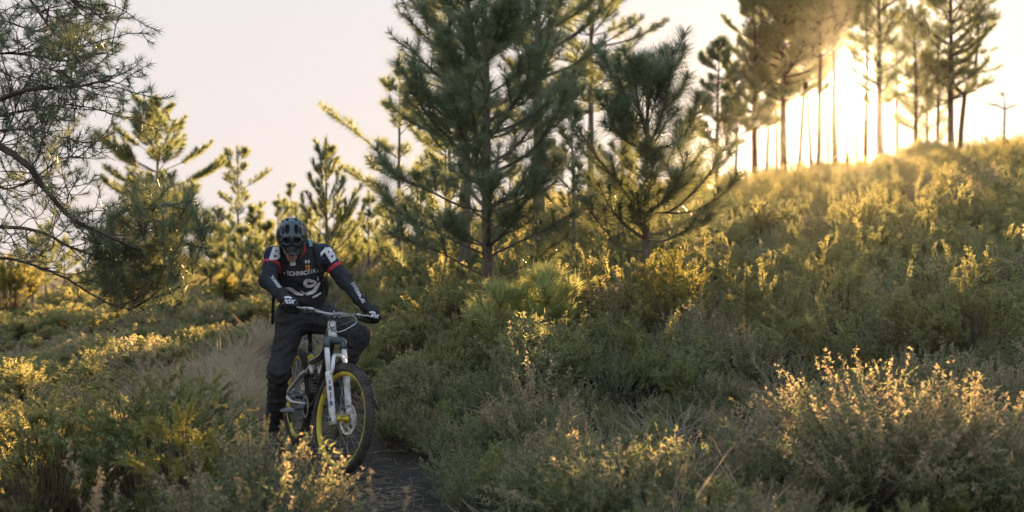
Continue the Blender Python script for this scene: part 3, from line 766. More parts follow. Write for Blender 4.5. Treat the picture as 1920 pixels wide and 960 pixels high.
# who grows where: heather thick right of the trail, gorse left and mixed uphill
ph = np.where(d > 0, .56 - .22 * sstep(8.5, 15, Y), .22); is_h = r.random(len(X)) < np.clip(ph + .35 * nz, .05, .95)
size = bs * (.85 + .36 * hz + .20 * r.normal(size=len(X)))
low = .45 + .55 * sstep(3.0, 5.6, Y)                                     # lower right under the camera
size = np.clip(size * low, .3, 2.6)
size *= np.where(r.random(len(size)) < .22, 1.42, 1.0)
size *= np.where(d > 0, 1 - .35 * sstep(.9, .4, d), 1)
hsq = np.where(d < 0, .60 + .2 * sstep(4, 7, Y) - .25 * sstep(9, 13, Y), 1. - .30 * sstep(7.5, 10, Y) - .2 * sstep(12, 20, Y))
scatter('heather_cover', 'heather', X[is_h], Y[is_h], size[is_h], 1, squash=hsq[is_h])
g = ~is_h
scatter('gorse_cover', 'gorse', X[g], Y[g], size[g] * 1.05, 2, squash=hsq[g])
# long shoots that stand clear of the carpet and catch the low sun
qs = [jgrid(7.2, 14, .36, r), jgrid(14, 26, .52, r), jgrid(26, 44, .78, r)]
Xs_ = np.concatenate([q[0] for q in qs]); Ys_ = np.concatenate([q[1] for q in qs]); kk = (Xs_ - path_x(Ys_) > 1.0) & (wob(Xs_, Ys_, .7) + .6 * r.normal(size=len(Xs_)) > -.25)
Xs_, Ys_ = Xs_[kk], Ys_[kk]
scatter('gorse_shoots', 'gorse_shoot', Xs_, Ys_, (.60 + .36 * r.random(len(Xs_))) * (1 + .12 * sstep(14, 34, Ys_)), 9, tilt=.16)
# grass: the trampled strip by the trail, and tufts all over
n = 680; Yg = 6.0 + 4.4 * r.random(n) ** 1.2; Xg = path_x(Yg) - .30 - np.abs(r.normal(size=n)) * .48
n2 = 500; Y2 = 3 + 26 * r.random(n2); X2 = (r.random(n2) * 2 - 1) * (.56 * Y2 + .5); k2 = np.abs(X2 - path_x(Y2)) > .5
n3 = 70; Y3 = 4.2 + 9 * r.random(n3); X3 = path_x(Y3) + np.where(r.random(n3) < .85, -1, 1) * (.34 + .14 * r.random(n3))
n4 = 160; Y4 = 12 + 13 * r.random(n4); X4 = path_x(Y4) + r.normal(size=n4) * .5
Xa = np.concatenate([Xg, X2[k2], X3, X4]); Ya = np.concatenate([Yg, Y2[k2], Y3, Y4])
near_bike = (Ya > 5.6) & (Ya < 8.0) & (Xa - path_x(Ya) > -.62 - .25 * sstep(7.4, 6.6, Ya)) & (Xa - path_x(Ya) < .5)
Xa, Ya = Xa[~near_bike], Ya[~near_bike]
scatter('dry_grass', 'dry_grass', Xa, Ya, .55 + .7 * r.random(len(Xa)), 3, tilt=.35)
n = 80; Ys = 4.2 + 8 * r.random(n); Xs = path_x(Ys) + r.normal(size=n) * .28
scatter('straw_litter', 'straw', Xs, Ys, .6 + .8 * r.random(n), 4, dz=.014, tilt=.03)
n = 46; Yt = 3.6 + 14 * r.random(n); Xt = (r.random(n) * 1.9 - .9) * .54 * Yt; k = np.abs(Xt - path_x(Yt)) > .6
scatter('dead_twigs', 'dead_twig', Xt[k], Yt[k], (.45 + .35 * r.random(k.sum())), 6, tilt=.5, dz=.12)

# bushes one can point at ------------------------------------------------
def split(mb, parts, root, kind=True):
    for i, (nm, m) in enumerate(parts):
        q = MB(); off = 0
        for v, t, mi in zip(mb.v, mb.t, mb.m):
            if len(mi) and mi[0] == i: q.add(v, t - off)
            off += len(v)
        if q.v:
            o = q.build(nm, m, root, smooth=False)
            if nm != 'stems': o['kind'] = 'stuff'

def bush(name, label, cat, px, d, top, kind, n, rad, seed, group=None, fol=None, flo=None, **k):
    r = rng(seed); X = xat(px, d); z = gz(X, d); h = CAM[2] + (480 - top) / FPX * d - z
    root = thing(name, label, cat, (X, d, z), group); mb = MB()
    if kind == 'h':
        heather_mesh(mb, r, n=n, rad=rad, hgt=h, c=(X, d, z), **k)
        split(mb, [('stems', M['stem']), ('foliage', fol or M['heather']), ('flower_tips', flo or M['heatherflower'])], root)
    else:
        gorse_mesh(mb, r, n=n, rad=rad, hgt=h, c=(X, d, z), **k)
        split(mb, [('stems', M['stem']), ('foliage', fol or M['gorse'])], root)
    return root
bush('gorse_bush', 'dark green gorse mound at left front, beside the dry grass of the trail', 'bush', 300, 5.4, 695, 'g', 190, .62, 201, ns=60)
bush('gorse_bush', 'low green gorse at far left front, left of the larger gorse mound', 'bush', 90, 5.2, 735, 'g', 120, .50, 202, ns=56)
bush('gorse_bush', 'yellowing gorse sprigs in front of the dark gorse mound', 'bush', 345, 4.7, 748, 'g', 34, .34, 203, fol=M['gorseyellow'], ns=60, shoot=.15)
bush('heather_bush', 'blurred brown and green heather close to the lens, covering the foot of the front wheel', 'bush', 488, 4.35, 806, 'h', 220, .34, 204, flower=.55)
bush('heather_bush', 'blurred dry sprig at the bottom edge of the trail', 'bush', 728, 3.0, 912, 'h', 9, .07, 205, flower=1., flo=M['heatherflower'])
bush('dry_fern', 'dried orange brown sprig at bottom left before the gorse', 'fern', 165, 4.1, 866, 'h', 12, .12, 206, flower=1., fol=M['heatherflower'])
bush('heather_bush', 'large tall heather with sunlit tips at right front', 'bush', 1650, 4.7, 690, 'h', 330, .52, 207, flower=.75)
bush('heather_bush', 'heather with pale orange sunlit tips at far right front', 'bush', 1830, 4.5, 735, 'h', 200, .36, 208, flower=.85)
bush('heather_bush', 'grey green heather low at the front, right of the trail', 'bush', 1150, 4.6, 838, 'h', 240, .46, 209, flower=.3)
bush('gorse_bush', 'gorse with tall gold lit shoots high on the right slope', 'bush', 1822, 7.4, 478, 'g', 46, .30, 210, ns=50, shoot=.16, up=.9)
bush('gorse_bush', 'spreading gorse with gold lit top, left of the tall lit gorse', 'bush', 1712, 7.6, 540, 'g', 90, .50, 211, ns=50, shoot=.14)
bush('gorse_bush', 'gorse with gold lit arm farther up, left of the two lit gorse bushes', 'bush', 1585, 8.4, 492, 'g', 50, .36, 212, ns=50, shoot=.15)
bush('gorse_bush', 'gorse coloured gold as if sunlit at the foot of the smaller bushy pine', 'bush', 1262, 8.7, 470, 'g', 70, .42, 213, fol=M['gorseyellow'], ns=50)
bush('broom_bush', 'yellow lit bush beside the trail behind the rider, left of the arm', 'bush', 418, 17, 508, 'g', 44, .24, 214, fol=M['gorseyellow'], ns=40, sw=.012, spine=.04)
bush('broom_bush', 'tall yellow lit bush at the left edge in the hollow', 'bush', 18, 20, 478, 'g', 190, .75, 215, fol=M['gorseyellow'], ns=40, sw=.014, spine=.05, shoot=.25)
bush('dry_fern', 'orange lit dry fern at the end of the trail behind the rider', 'fern', 690, 18, 476, 'h', 90, .42, 216, flower=1., fol=M['grass'])
bush('gorse_bush', 'round green bush on the crest under the tall right pine', 'bush', 1738, 33, 262, 'g', 150, 1.0, 217, ns=40, sw=.02, spine=.06, shoot=.3)

# ------------------------------------------------------------------ paint, metal, cloth
M['white'] = mottled('white_paint', (.30, .27, .23), (.74, .74, .73), 16, .36, spec=.5, c3=(.68, .68, .67))
M['black'] = mottled('black_paint', (.012, .012, .013), (.03, .03, .03), 12, .38, spec=.5)
M['yellow'] = mottled('yellow_rim_paint', (.40, .32, .06), (.74, .62, .05), 18, .42, spec=.5)
M['yellowmetal'] = mottled('yellow_anodised', (.50, .38, .02), (.66, .52, .04), 18, .3, metal=.6)
M['silver'] = mottled('brushed_silver', (.34, .36, .36), (.52, .54, .53), 30, .36, metal=.55)
M['steel'] = mat('spoke_steel', (.62, .62, .60), .3, .7)
M['spoke'] = mat('dull_spoke_steel', (.42, .42, .40), .4, .6)
M['rotor'] = mat('brake_disc_steel', (.78, .70, .62), .38, .45)
M['slate'] = mottled('slate_metal', (.07, .09, .10), (.13, .16, .17), 16, .4, metal=.3)
M['bar'] = mottled('grey_bar_metal', (.20, .20, .18), (.34, .33, .30), 16, .34, metal=.7)
M['rubber'] = mottled('tyre_rubber', (.022, .022, .022), (.105, .092, .075), 16, .8, .25)
M['mark'] = mat('black_print', (.012, .012, .012), .6)
M['navyprint'] = mat('navy_print', (.06, .08, .17), .5)
M['whiteprint'] = mottled('white_print', (.55, .56, .58), (.72, .72, .74), 40, .7)
M['redcloth'] = mottled('red_cloth', (.40, .025, .04), (.60, .06, .08), 30, .7)
M['greencloth'] = mat('green_cloth', (.03, .20, .12), .7)
M['teal'] = mat('teal_cloth', (.13, .28, .33), .7)
M['orangeprint'] = mat('orange_print', (.62, .28, .03), .7)
M['jersey'] = mottled('black_jersey_cloth', (.017, .020, .025), (.038, .041, .047), 34, .8, .25, spec=.25, dist=.003)
M['navy'] = mottled('navy_jersey_cloth', (.014, .020, .045), (.026, .034, .065), 45, .8, .25, spec=.25, dist=.003)
M['trousers'] = mottled('dark_trouser_cloth', (.020, .023, .025), (.052, .054, .054), 24, .85, .6, spec=.3, dist=.006)
M['glove'] = mottled('black_glove', (.012, .012, .013), (.028, .028, .03), 60, .75, .3, spec=.3, dist=.003)
M['shoe'] = mottled('dark_shoe', (.02, .02, .022), (.06, .06, .062), 40, .7, .3)
M['skin'] = mottled('skin', (.40, .23, .165), (.52, .33, .25), 30, .5, .1, spec=.4)
M['helmet'] = mottled('slate_helmet_shell', (.020, .030, .036), (.042, .058, .068), 10, .13, spec=.8)
M['liner'] = mat('helmet_liner', (.008, .008, .009), .9)
M['saddle'] = mat('saddle_cover', (.02, .02, .02), .5)
M['pack'] = mottled('pack_fabric', (.012, .013, .014), (.03, .031, .033), 50, .85, .3)

def textmesh(s, bold=0.02, shear=0.0):
    c = bpy.data.curves.new('print', 'FONT'); c.body = s; c.offset = bold; c.shear = shear; c.resolution_u = 3; c.space_character = 1.08
    o = bpy.data.objects.new('print', c); COL.objects.link(o)
    bpy.context.view_layer.update()
    me = bpy.data.meshes.new_from_object(o.evaluated_get(bpy.context.evaluated_depsgraph_get()))
    me.calc_loop_triangles()
    V = np.array([v.co for v in me.vertices]); T = np.array([t.vertices for t in me.loop_triangles])
    bpy.data.objects.remove(o); bpy.data.meshes.remove(me)
    lo, hi = V[:, :2].min(0), V[:, :2].max(0)
    return (V[:, :2] - lo) / (hi - lo), T      # unit square

# ------------------------------------------------------------------ bicycle
RC = np.array([-1.597, 7.34, 0]); RC[2] = gz(RC[0], RC[1]) + .012
HEAD = unit(np.array([.436, -.900, 0])); LEFT = np.array([-HEAD[1], HEAD[0], 0]); UP = np.array([0, 0, 1.])
LEAN = math.radians(2.6); STEER = math.radians(15)
WR = .355                                    # wheel radius with tyre
def xf(p):
    p = np.asarray(p, float).reshape(-1, 3); x, y, z = p.T
    y2 = y * math.cos(LEAN) + z * math.sin(LEAN); z2 = z * math.cos(LEAN) - y * math.sin(LEAN)
    return RC + x[:, None] * HEAD + y2[:, None] * LEFT + z2[:, None] * UP
HA = math.radians(66.5)
U = np.array([-math.cos(HA), 0, math.sin(HA)]); NF = np.array([math.sin(HA), 0, math.cos(HA)]); YL = np.array([0, 1., 0])
FH = np.array([1.13, 0, WR]); A0 = FH - .044 * NF
def steer(p):
    p = np.asarray(p, float).reshape(-1, 3) - A0
    c, s = math.cos(STEER), math.sin(STEER)
    return A0 + p * c + np.cross(U, p) * s + U * (p @ U)[:, None] * (1 - c)
def sf(p): return xf(steer(p))
def ax(u, n, y=0): return A0 + U * u + NF * n + YL * y       # steering-frame point

bike = thing('bicycle', 'white and black mountain bike with yellow rims, straddled by the rider on the trail', 'bicycle', RC)

def put(name, items, m, f=xf, parent=None, **k):
    b = MB()
    for it in items:
        b.add(f(it[0]), it[1], it[2] if len(it) > 2 else 0)
    return b.build(name, m, parent or bike, **k)

def lathe(prof, n=72, c=(0, 0, 0)):
    """profile (radius, y) revolved round the wheel axis (local y)"""
    prof = np.asarray(prof, float); a = np.arange(n) * 2 * np.pi / n; m = len(prof)
    V = np.stack([np.cos(a)[:, None] * prof[None, :, 0], np.broadcast_to(prof[None, :, 1], (n, m)), np.sin(a)[:, None] * prof[None, :, 0]], -1).reshape(-1, 3) + np.asarray(c, float)
    i, j = np.meshgrid(np.arange(n), np.arange(m - 1), indexing='ij'); i2 = (i + 1) % n
    A, B, C, D = i * m + j, i * m + j + 1, i2 * m + j + 1, i2 * m + j
    return V, np.concatenate([np.stack([A, C, B], -1).reshape(-1, 3), np.stack([A, D, C], -1).reshape(-1, 3)])

def wheel(C, f, hubm, seed):
    r = rng(seed); C = np.asarray(C, float)
    rim = [(.302, -.0155), (.303, -.0125), (.297, -.006), (.297, .006), (.303, .0125), (.302, .0155), (.292, .0155), (.279, .010), (.277, 0), (.279, -.010), (.292, -.0155), (.302, -.0155)]
    w = put('wheel', [lathe(rim, 96, C)], M['yellow'], f)
    th = np.linspace(-.62, 2 * np.pi - (np.pi - .62) , 17) * 1.0
    pr = [(.324 + .0275 * math.cos(t), .0285 * math.sin(t)) for t in np.linspace(-2.35, 2.35, 19)]
    put('tyre', [lathe(pr, 96, C)], M['rubber'], f, w)
    kn = []
    for k in range(74):
        for col, (lat, sx, sy) in enumerate([(-.85, .013, .011), (-.28, .017, .009), (.28, .017, .009), (.85, .013, .011)]):
            a = (k + (.5 if col in (1, 2) else 0)) * 2 * np.pi / 74
            rad = np.array([math.cos(a), 0, math.sin(a)]); tan = np.array([-math.sin(a), 0, math.cos(a)])
            nrm = rad * math.cos(lat) + YL * math.sin(lat); side = np.cross(tan, nrm)
            kn.append(box(C + rad * .324 + nrm * .0292, (sx, sy, .009), np.stack([tan, side, nrm], 1)))
    put('tread', kn, M['rubber'], f, w, smooth=False, kind='stuff')
    hub = [(0.0, -.052), (.012, -.052), (.012, -.038), (.027, -.036), (.028, -.030), (.016, -.022), (.0165, .018), (.028, .028), (.028, .034), (.012, .037), (.012, .052), (0, .052)]
    put('hub', [lathe(hub, 20, C)], hubm, f, w)
    for k in range(28):
        a = k * 2 * np.pi / 28; sgn = 1 if k % 2 else -1; a0 = a + (.95 if (k // 2) % 2 else -.95)
        p0 = C + np.array([math.cos(a0) * .026, sgn * .032, math.sin(a0) * .026]); p1 = C + np.array([math.cos(a) * .280, sgn * .003, math.sin(a) * .280])
        put('spoke', [tube(np.array([p0, p1]), .0010, 4, caps=False)], M['spoke'], f, w)
    # disc with slots: ring, arms
    disc = [lathe([(.0975, .0405), (.0975, .0425), (.077, .0425), (.077, .0405), (.0975, .0405)], 48, C), lathe([(.034, .0405), (.034, .0425), (.022, .0425), (.022, .0405), (.034, .0405)], 24, C)]
    for k in range(8):
        a = k * 2 * np.pi / 8
        for da in (.0, .16):
            p0 = C + np.array([math.cos(a) * .030, .0415, math.sin(a) * .030]); p1 = C + np.array([math.cos(a + .45 + da) * .083, .0415, math.sin(a + .45 + da) * .083])
            disc.append(tube(np.array([p0, p1]), .0042, 4))
    for k in range(30):
        a = k * 2 * np.pi / 30
        disc.append(box(C + np.array([math.cos(a) * .0965, .0415, math.sin(a) * .0965]), (.007, .0022, .009), np.stack([[math.cos(a), 0, math.sin(a)], YL, [-math.sin(a), 0, math.cos(a)]], 1)))
    put('disc_rotor', disc, M['rotor'], f, w)
    # lettering round the rim, both sides
    tv, tt = textmesh('MAVIC', .03)
    for side in (-1, 1):
        for a0 in (0.95, 2.52, 4.09, 5.66):
            ang = a0 + side * (tv[:, 0] - .5) * .36; rr = .2815 + .0145 * tv[:, 1]
            yy = side * (.0112 + (rr - .279) / .013 * .0045 + .0016); yy = np.where(rr > .292, side * .0172, yy)
            put('rim_lettering', [(C + np.stack([np.cos(ang) * rr, yy, np.sin(ang) * rr], -1), tt)], M['mark'], f, w, smooth=False)
    return w

wheel((0, 0, WR), xf, M['slate'], 1)
wheel(FH, sf, M['yellowmetal'], 2)

# fork
leg = lambda s, t: (FH - NF * .010 + YL * s * .064) * (1 - t) + ax(.522, .022, s * .064) * t
fork_items = []
for s in (-1, 1):
    P = np.array([leg(s, t) for t in (0, .06, .12, .5, .56, .60)])
    fork_items.append(tube(P, [.018, .020, .0215, .0225, .0245, .0235], 14))
    fork_items.append(box(leg(s, 0) - U * .008, (.05, .030, .058), np.stack([NF, YL, U], 1)))
arch = spline([leg(-1, .56) + NF * .012, leg(-1, .60) + NF * .035 - YL * -.006, ax(.412, .050, -.032), ax(.420, .054, 0), ax(.412, .050, .032), leg(1, .60) + NF * .035, leg(1, .56) + NF * .012], 22)
fork_items.append(tube(arch, .0125, 8))
fk = put('fork', fork_items, M['white'], sf)
for s in (-1, 1):
    put('stanchion', [tube(np.array([leg(s, .58), leg(s, .99)]), .0172, 14)], M['whiteprint'], sf, fk)
    put('axle_cap', [tube(np.array([leg(s, 0) + YL * s * .010, leg(s, 0) + YL * s * .028]), [.013, .010], 12)], M['slate'], sf, fk)
    # navy lettering panel down the outer face of the lower leg
    it = []
    d_out = unit(YL * s * .55 + NF * .85)
    for t0, t1, w in ((.16, .22, .009), (.24, .33, .004), (.35, .41, .009), (.43, .48, .004)):
        a, b_ = leg(s, t0) + d_out * .0222, leg(s, t1) + d_out * .0226
        sd = unit(np.cross(U, d_out))
        it.append((np.array([a - sd * w, a + sd * w, b_ + sd * w, b_ - sd * w]), np.array([(0, 1, 2), (0, 2, 3)])))
    put('fork_print', it, M['navyprint'], sf, fk, smooth=False)
cr = spline([leg(-1, .965) , leg(-1, 1.0) + YL * .012 + U * .016, ax(.542, .004, 0), leg(1, 1.0) - YL * .012 + U * .016, leg(1, .965)], 18)
put('fork_crown', [tube(cr, [.0225] * 3 + [.025] * 12 + [.0225] * 3, 12), tube(np.array([ax(.478, .022, -.064), ax(.546, .022, -.064)]), .0235, 12), tube(np.array([ax(.478, .022, .064), ax(.546, .022, .064)]), .0235, 12)], M['slate'], sf, fk)

# frame
BBP = np.array([.425, 0, .338]); HTB, HTT = ax(.562, 0), ax(.668, 0); STT = np.array([.315, 0, .70]); LINK = np.array([.375, 0, .585])
fr = put('frame', [tube(np.array([HTB - U * .004, HTB + U * .02, (HTB + HTT) / 2, HTT - U * .02, HTT + U * .004]), [.031, .030, .027, .028, .029], 18)], M['white'])
put('seat_tube', [tube(spline([STT + U * 0, (STT + LINK) / 2, LINK], 6), [.0215, .0215, .021, .021, .021, .021], 14)], M['white'], xf, fr)
put('down_tube', [tube(spline([HTB + U * .03 - NF * .01, ax(.46, -.16), BBP + [.12, 0, .06], BBP], 14), np.linspace(.030, .028, 14), 14)], M['black'], xf, fr)
put('top_tube', [tube(spline([HTT - U * .03 - NF * .005, ax(.53, -.22), STT + [.05, 0, -.055], STT + [0, 0, -.07]], 14), np.linspace(.027, .019, 14), 14)], M['black'], xf, fr)
put('top_tube_stripe', [tube(spline([HTT - U * .035 + YL * sy_ * .0265, ax(.535, -.22, sy_ * .0235), STT + [.05, sy_ * .019, -.05]], 12), .0035, 6) for sy_ in (-1, 1)], M['white'], xf, fr)
put('seat_tube', [tube(np.array([LINK, BBP]), .021, 14), tube(np.array([BBP - YL * .045, BBP + YL * .045]), .028, 16)], M['black'], xf, fr)
put('seat_tube_panel', [tube(np.array([STT * .88 + LINK * .12, STT * .30 + LINK * .70]), .0222, 14)], M['yellow'], xf, fr)
put('seat_collar', [tube(np.array([STT - [0, 0, .012], STT + [0, 0, .012]]), .025, 14)], M['slate'], xf, fr)
hb_it = [tube(np.array([HTB - U * .016, HTB - U * .004]), .030, 16), tube(np.array([HTT + U * .004, HTT + U * .014]), .0275, 16)]
put('headset', hb_it, M['slate'], xf, fr)
bc = (HTB + HTT) / 2 + NF * .0285 - U * .008
put('head_badge', [(np.array([bc + NF * .0008 * math.cos(a * 2) + YL * .017 * math.cos(a) + U * .021 * math.sin(a) - NF * .004 * math.cos(a) ** 2 for a in np.arange(16) * np.pi / 8] + [bc + NF * .001]), np.array([(i, (i + 1) % 16, 16) for i in range(16)]))], M['slate'], xf, fr, smooth=False)
put('badge_mark', [tube(np.array([bc + NF * .0025 + YL * .010 * sx - U * .010 * sx * sy_, bc + NF * .0035 - YL * .010 * sx + U * .010 * sx * sy_]), .0022, 5) for sx in (1,) for sy_ in (1, -1)] , M['whiteprint'], xf, fr)
# rear triangle
sw = []
for s in (-1, 1):
    DO = np.array([0, s * .074, WR])
    sw.append(tube(spline([LINK + YL * s * .030, LINK + [-.10, s * .052, -.05], np.array([.12, s * .066, .45]), DO + [0.01, 0, .03], DO], 14), [.019] * 4 + [.014] * 7 + [.017] * 3, 10))
    sw.append(tube(spline([DO, np.array([.13, s * .070, .335]), np.array([.30, s * .050, .345]), BBP + [-.03, s * .036, .012]], 12), [.017] * 3 + [.013] * 6 + [.017] * 3, 10))
    sw.append(tube(np.array([DO - YL * s * .012, DO + YL * s * .014]), .022, 14))
put('swingarm', sw, M['silver'])
put('rocker', [tube(np.array([LINK + YL * s * .032, LINK + [.075, s * .032, .035], LINK + [.11, s * .026, -.01]]), [.013, .016, .012], 8) for s in (-1, 1)], M['white'])
SA, SB = LINK + np.array([.11, 0, -.01]), BBP + np.array([.06, 0, .075])
sh = put('shock', [tube(np.array([SA, SA * .5 + SB * .5]), .014, 10), tube(np.array([SA * .55 + SB * .45, SB]), .023, 14)], M['black'])
sp = np.array([SA + (SB - SA) * t + .027 * (math.cos(t * 44) * YL + math.sin(t * 44) * unit(np.cross(SB - SA, YL))) for t in np.linspace(.08, .86, 120)])
put('spring', [tube(sp, .0038, 6)], M['slate'], xf, sh)
put('reservoir', [tube(np.array([SB + [.045, .022, .05], SB + [.06, .022, -.06]]), .019, 12)], M['white'], xf, sh)

# seat
sp_top = np.array([.245, 0, .925])
put('seatpost', [tube(np.array([STT + [0, 0, 0], STT * .5 + sp_top * .5]), .0165, 14), tube(np.array([STT * .5 + sp_top * .5, sp_top]), .0135, 14), tube(np.array([STT * .52 + sp_top * .48, STT * .46 + sp_top * .54]), .0195, 14)], M['black'])
def saddle_mesh():
    xs = np.linspace(-.135, .135, 16); V = []; na = 10
    for x in xs:
        t = (x + .135) / .27; hw_ = .068 * (1 - sstep(.1, .62, t)) + .019 + .004 * math.sin(t * 3); th_ = .030 * (1 - .35 * t)
        zc = sp_top[2] + .045 + .012 * (1 - t) ** 2
        for k in range(na):
            a = k * 2 * np.pi / na; V.append((sp_top[0] + .01 + x, hw_ * math.cos(a), zc + th_ * (.5 * math.sin(a) - (.5 if math.sin(a) < 0 else 0) * abs(math.cos(a)) * .6)))
    V = np.array(V); T = []
    for i in range(15):
        for k in range(na):
            a, b_, c, d = i * na + k, i * na + (k + 1) % na, (i + 1) * na + (k + 1) % na, (i + 1) * na + k; T += [(a, b_, c), (a, c, d)]
    return V, np.array(T)
sd = put('saddle', [saddle_mesh()], M['saddle'])
put('saddle_rail', [tube(spline([sp_top + [-.10, s * .022, .028], sp_top + [-.05, s * .022, .006], sp_top + [.05, s * .022, .006], sp_top + [.12, s * .012, .03]], 10), .0035, 6) for s in (-1, 1)], M['silver'], xf, sd)

# cranks (left pedal forward, right pedal back), ring, chain, derailleur
CA = math.radians(14); cd = np.array([math.cos(CA), 0, math.sin(CA)])
ck = put('crank', [tube(np.array([BBP + YL * s * .05, BBP + YL * s * .066 + cd * s * .03, BBP + YL * s * .082 + cd * s * .172]), [.019, .016, .013], 8) for s in (-1, 1)], M['slate'])
put('chainring', [lathe([(.074, -.050), (.078, -.049), (.078, -.047), (.060, -.046), (.060, -.050), (.074, -.050)], 40, BBP)], M['silver'], xf, ck)
PED = {}
for s in (-1, 1):
    pc = BBP + YL * s * .140 + cd * s * .172; PED[s] = pc
    pd = put('pedal', [box(pc + [.042, 0, 0], (.016, .095, .016)), box(pc - [.042, 0, 0], (.016, .095, .016)), box(pc + YL * .044, (.085, .010, .014)), box(pc - YL * .044, (.085, .010, .014)), tube(np.array([pc - YL * s * .055, pc + YL * s * .045]), .010, 8)], M['silver'], xf, ck, smooth=False)
chs = [tube(spline([BBP + [0, -.049, .077], np.array([.2, -.049, WR + .06]), np.array([0, -.049, WR + .045])], 8), .0045, 4), tube(spline([BBP + [0, -.049, -.077], np.array([.15, -.049, .20]), np.array([.03, -.049, .185])], 8), .0045, 4)]
put('chain', chs, M['slate'])
put('cassette', [lathe([(.012 + .0, -.034 - .004 * k), (.058 - .005 * k, -.034 - .004 * k), (.058 - .005 * k, -.036 - .004 * k), (.012, -.036 - .004 * k)], 36, (0, 0, WR)) for k in range(7)], M['silver'])
put('derailleur', [tube(spline([np.array([-.005, -.082, WR - .02]), np.array([.01, -.098, WR - .07]), np.array([.035, -.075, WR - .10]), np.array([.045, -.058, WR - .165])], 10), [.012] * 3 + [.017] * 3 + [.010] * 4, 8), lathe([(.0, -.062), (.024, -.060), (.024, -.054), (0, -.052)], 16, (.035, 0, WR - .10)), lathe([(.0, -.062), (.022, -.060), (.022, -.054), (0, -.052)], 16, (.045, 0, WR - .165))], M['slate'])

# cockpit
BC = ax(.700, .048)
put('stem', [tube(np.array([ax(.676, 0), ax(.718, 0)]), .0185, 14), tube(np.array([ax(.697, .004), ax(.699, .034)]), [.017, .020], 12), tube(np.array([BC - YL * .026, BC + YL * .026]), .0215, 14)] , M['slate'], sf)
bolts = put('stem_bolt', [tube(np.array([BC + YL * sx * .018 + U * sz * .019 + NF * .012, BC + YL * sx * .018 + U * sz * .019 + NF * .026]), .004, 8) for sx in (-1, 1) for sz in (-1, 1)], M['steel'], sf)
def barp(y):
    a = abs(y); rise = .026 * sstep(.05, .17, a); back = -.045 * sstep(.06, .37, a) ** 1.2
    return BC + YL * y + U * (rise + .012 * sstep(.17, .37, a)) + NF * back
by = np.linspace(-.365, .365, 61)
hbar = put('handlebar', [tube(np.array([barp(y) for y in by]), .0112 + .0050 * (1 - sstep(.04, .13, np.abs(by))), 12)], M['bar'], sf)
for s in (-1, 1):
    g_ = np.linspace(.245, .375, 14)
    put('grip', [tube(np.array([barp(s * y) for y in g_]), [.0165 + .0012 * (k % 2) for k in range(14)], 12)], M['glove'], sf, hbar)
    cl = barp(s * .215)
    put('brake_lever', [tube(np.array([cl - YL * s * .008, cl + YL * s * .008]), .0165, 12), tube(spline([cl + NF * .012, cl + NF * .026 - YL * s * .030 - U * .004, cl + NF * .030 - YL * s * .052 - U * .006], 6), [.010, .012, .012, .012, .011, .008], 8),
                        tube(spline([cl + NF * .028 - YL * s * .012 - U * .006, cl + NF * .050 + YL * s * .010 - U * .012, cl + NF * .052 + YL * s * .060 - U * .016, cl + NF * .058 + YL * s * .085 - U * .018], 10), [.006, .006, .0055, .005, .005, .005, .005, .005, .0052, .0055], 6)], M['silver'], sf, hbar)
    sh_ = barp(s * .185)
    put('shifter', [tube(np.array([sh_ - YL * .007, sh_ + YL * .007]), .0155, 12), box(sh_ - U * .024 + NF * .008, (.034, .034, .020), np.stack([NF, YL, U], 1)), tube(np.array([sh_ - U * .026 + NF * .02, sh_ - U * .034 + NF * .018 + YL * s * .045]), [.005, .007], 6)], M['black'], sf, hbar)
# hoses: pale one loops in front, the others hang down to frame and fork
def hose(pts, rad, m): put('hose', [tube(spline(pts, 28), rad, 6)], m, lambda q: q)
S = lambda u, n, y: sf(ax(u, n, y))[0]
X = lambda *p: xf(p)[0]
hose([S(.705, .062, -.155), S(.690, .105, -.06), S(.694, .118, .02), S(.690, .098, .115), S(.665, .072, .150), S(.632, .052, .110), S(.60, .035, .05), xf(HTB + U * .05 - NF * .03 + YL * .028)[0]], .0030, M['whiteprint'])
hose([S(.712, .060, .165), S(.697, .108, .09), S(.672, .112, -.02), S(.635, .090, -.065), S(.61, .075, -.06), S(.55, .055, .02), S(.47, .050, .075), sf(leg(1, .30) - NF * .022)[0]], .0026, M['black'])
hose([S(.703, .050, -.140), S(.668, .090, -.095), S(.635, .072, -.075), S(.61, .02, -.06), xf(ax(.53, -.12, -.036))[0], xf(ax(.44, -.25, -.036))[0]], .0024, M['black'])
hose([S(.703, .050, .150), S(.660, .100, .10), S(.628, .080, .03), S(.60, .045, -.055), xf(ax(.55, -.05, -.038))[0]], .0024, M['slate'])
put('brake_caliper', [box(FH + np.array([-.075, .050, .065]), (.05, .034, .035))], M['slate'], sf)

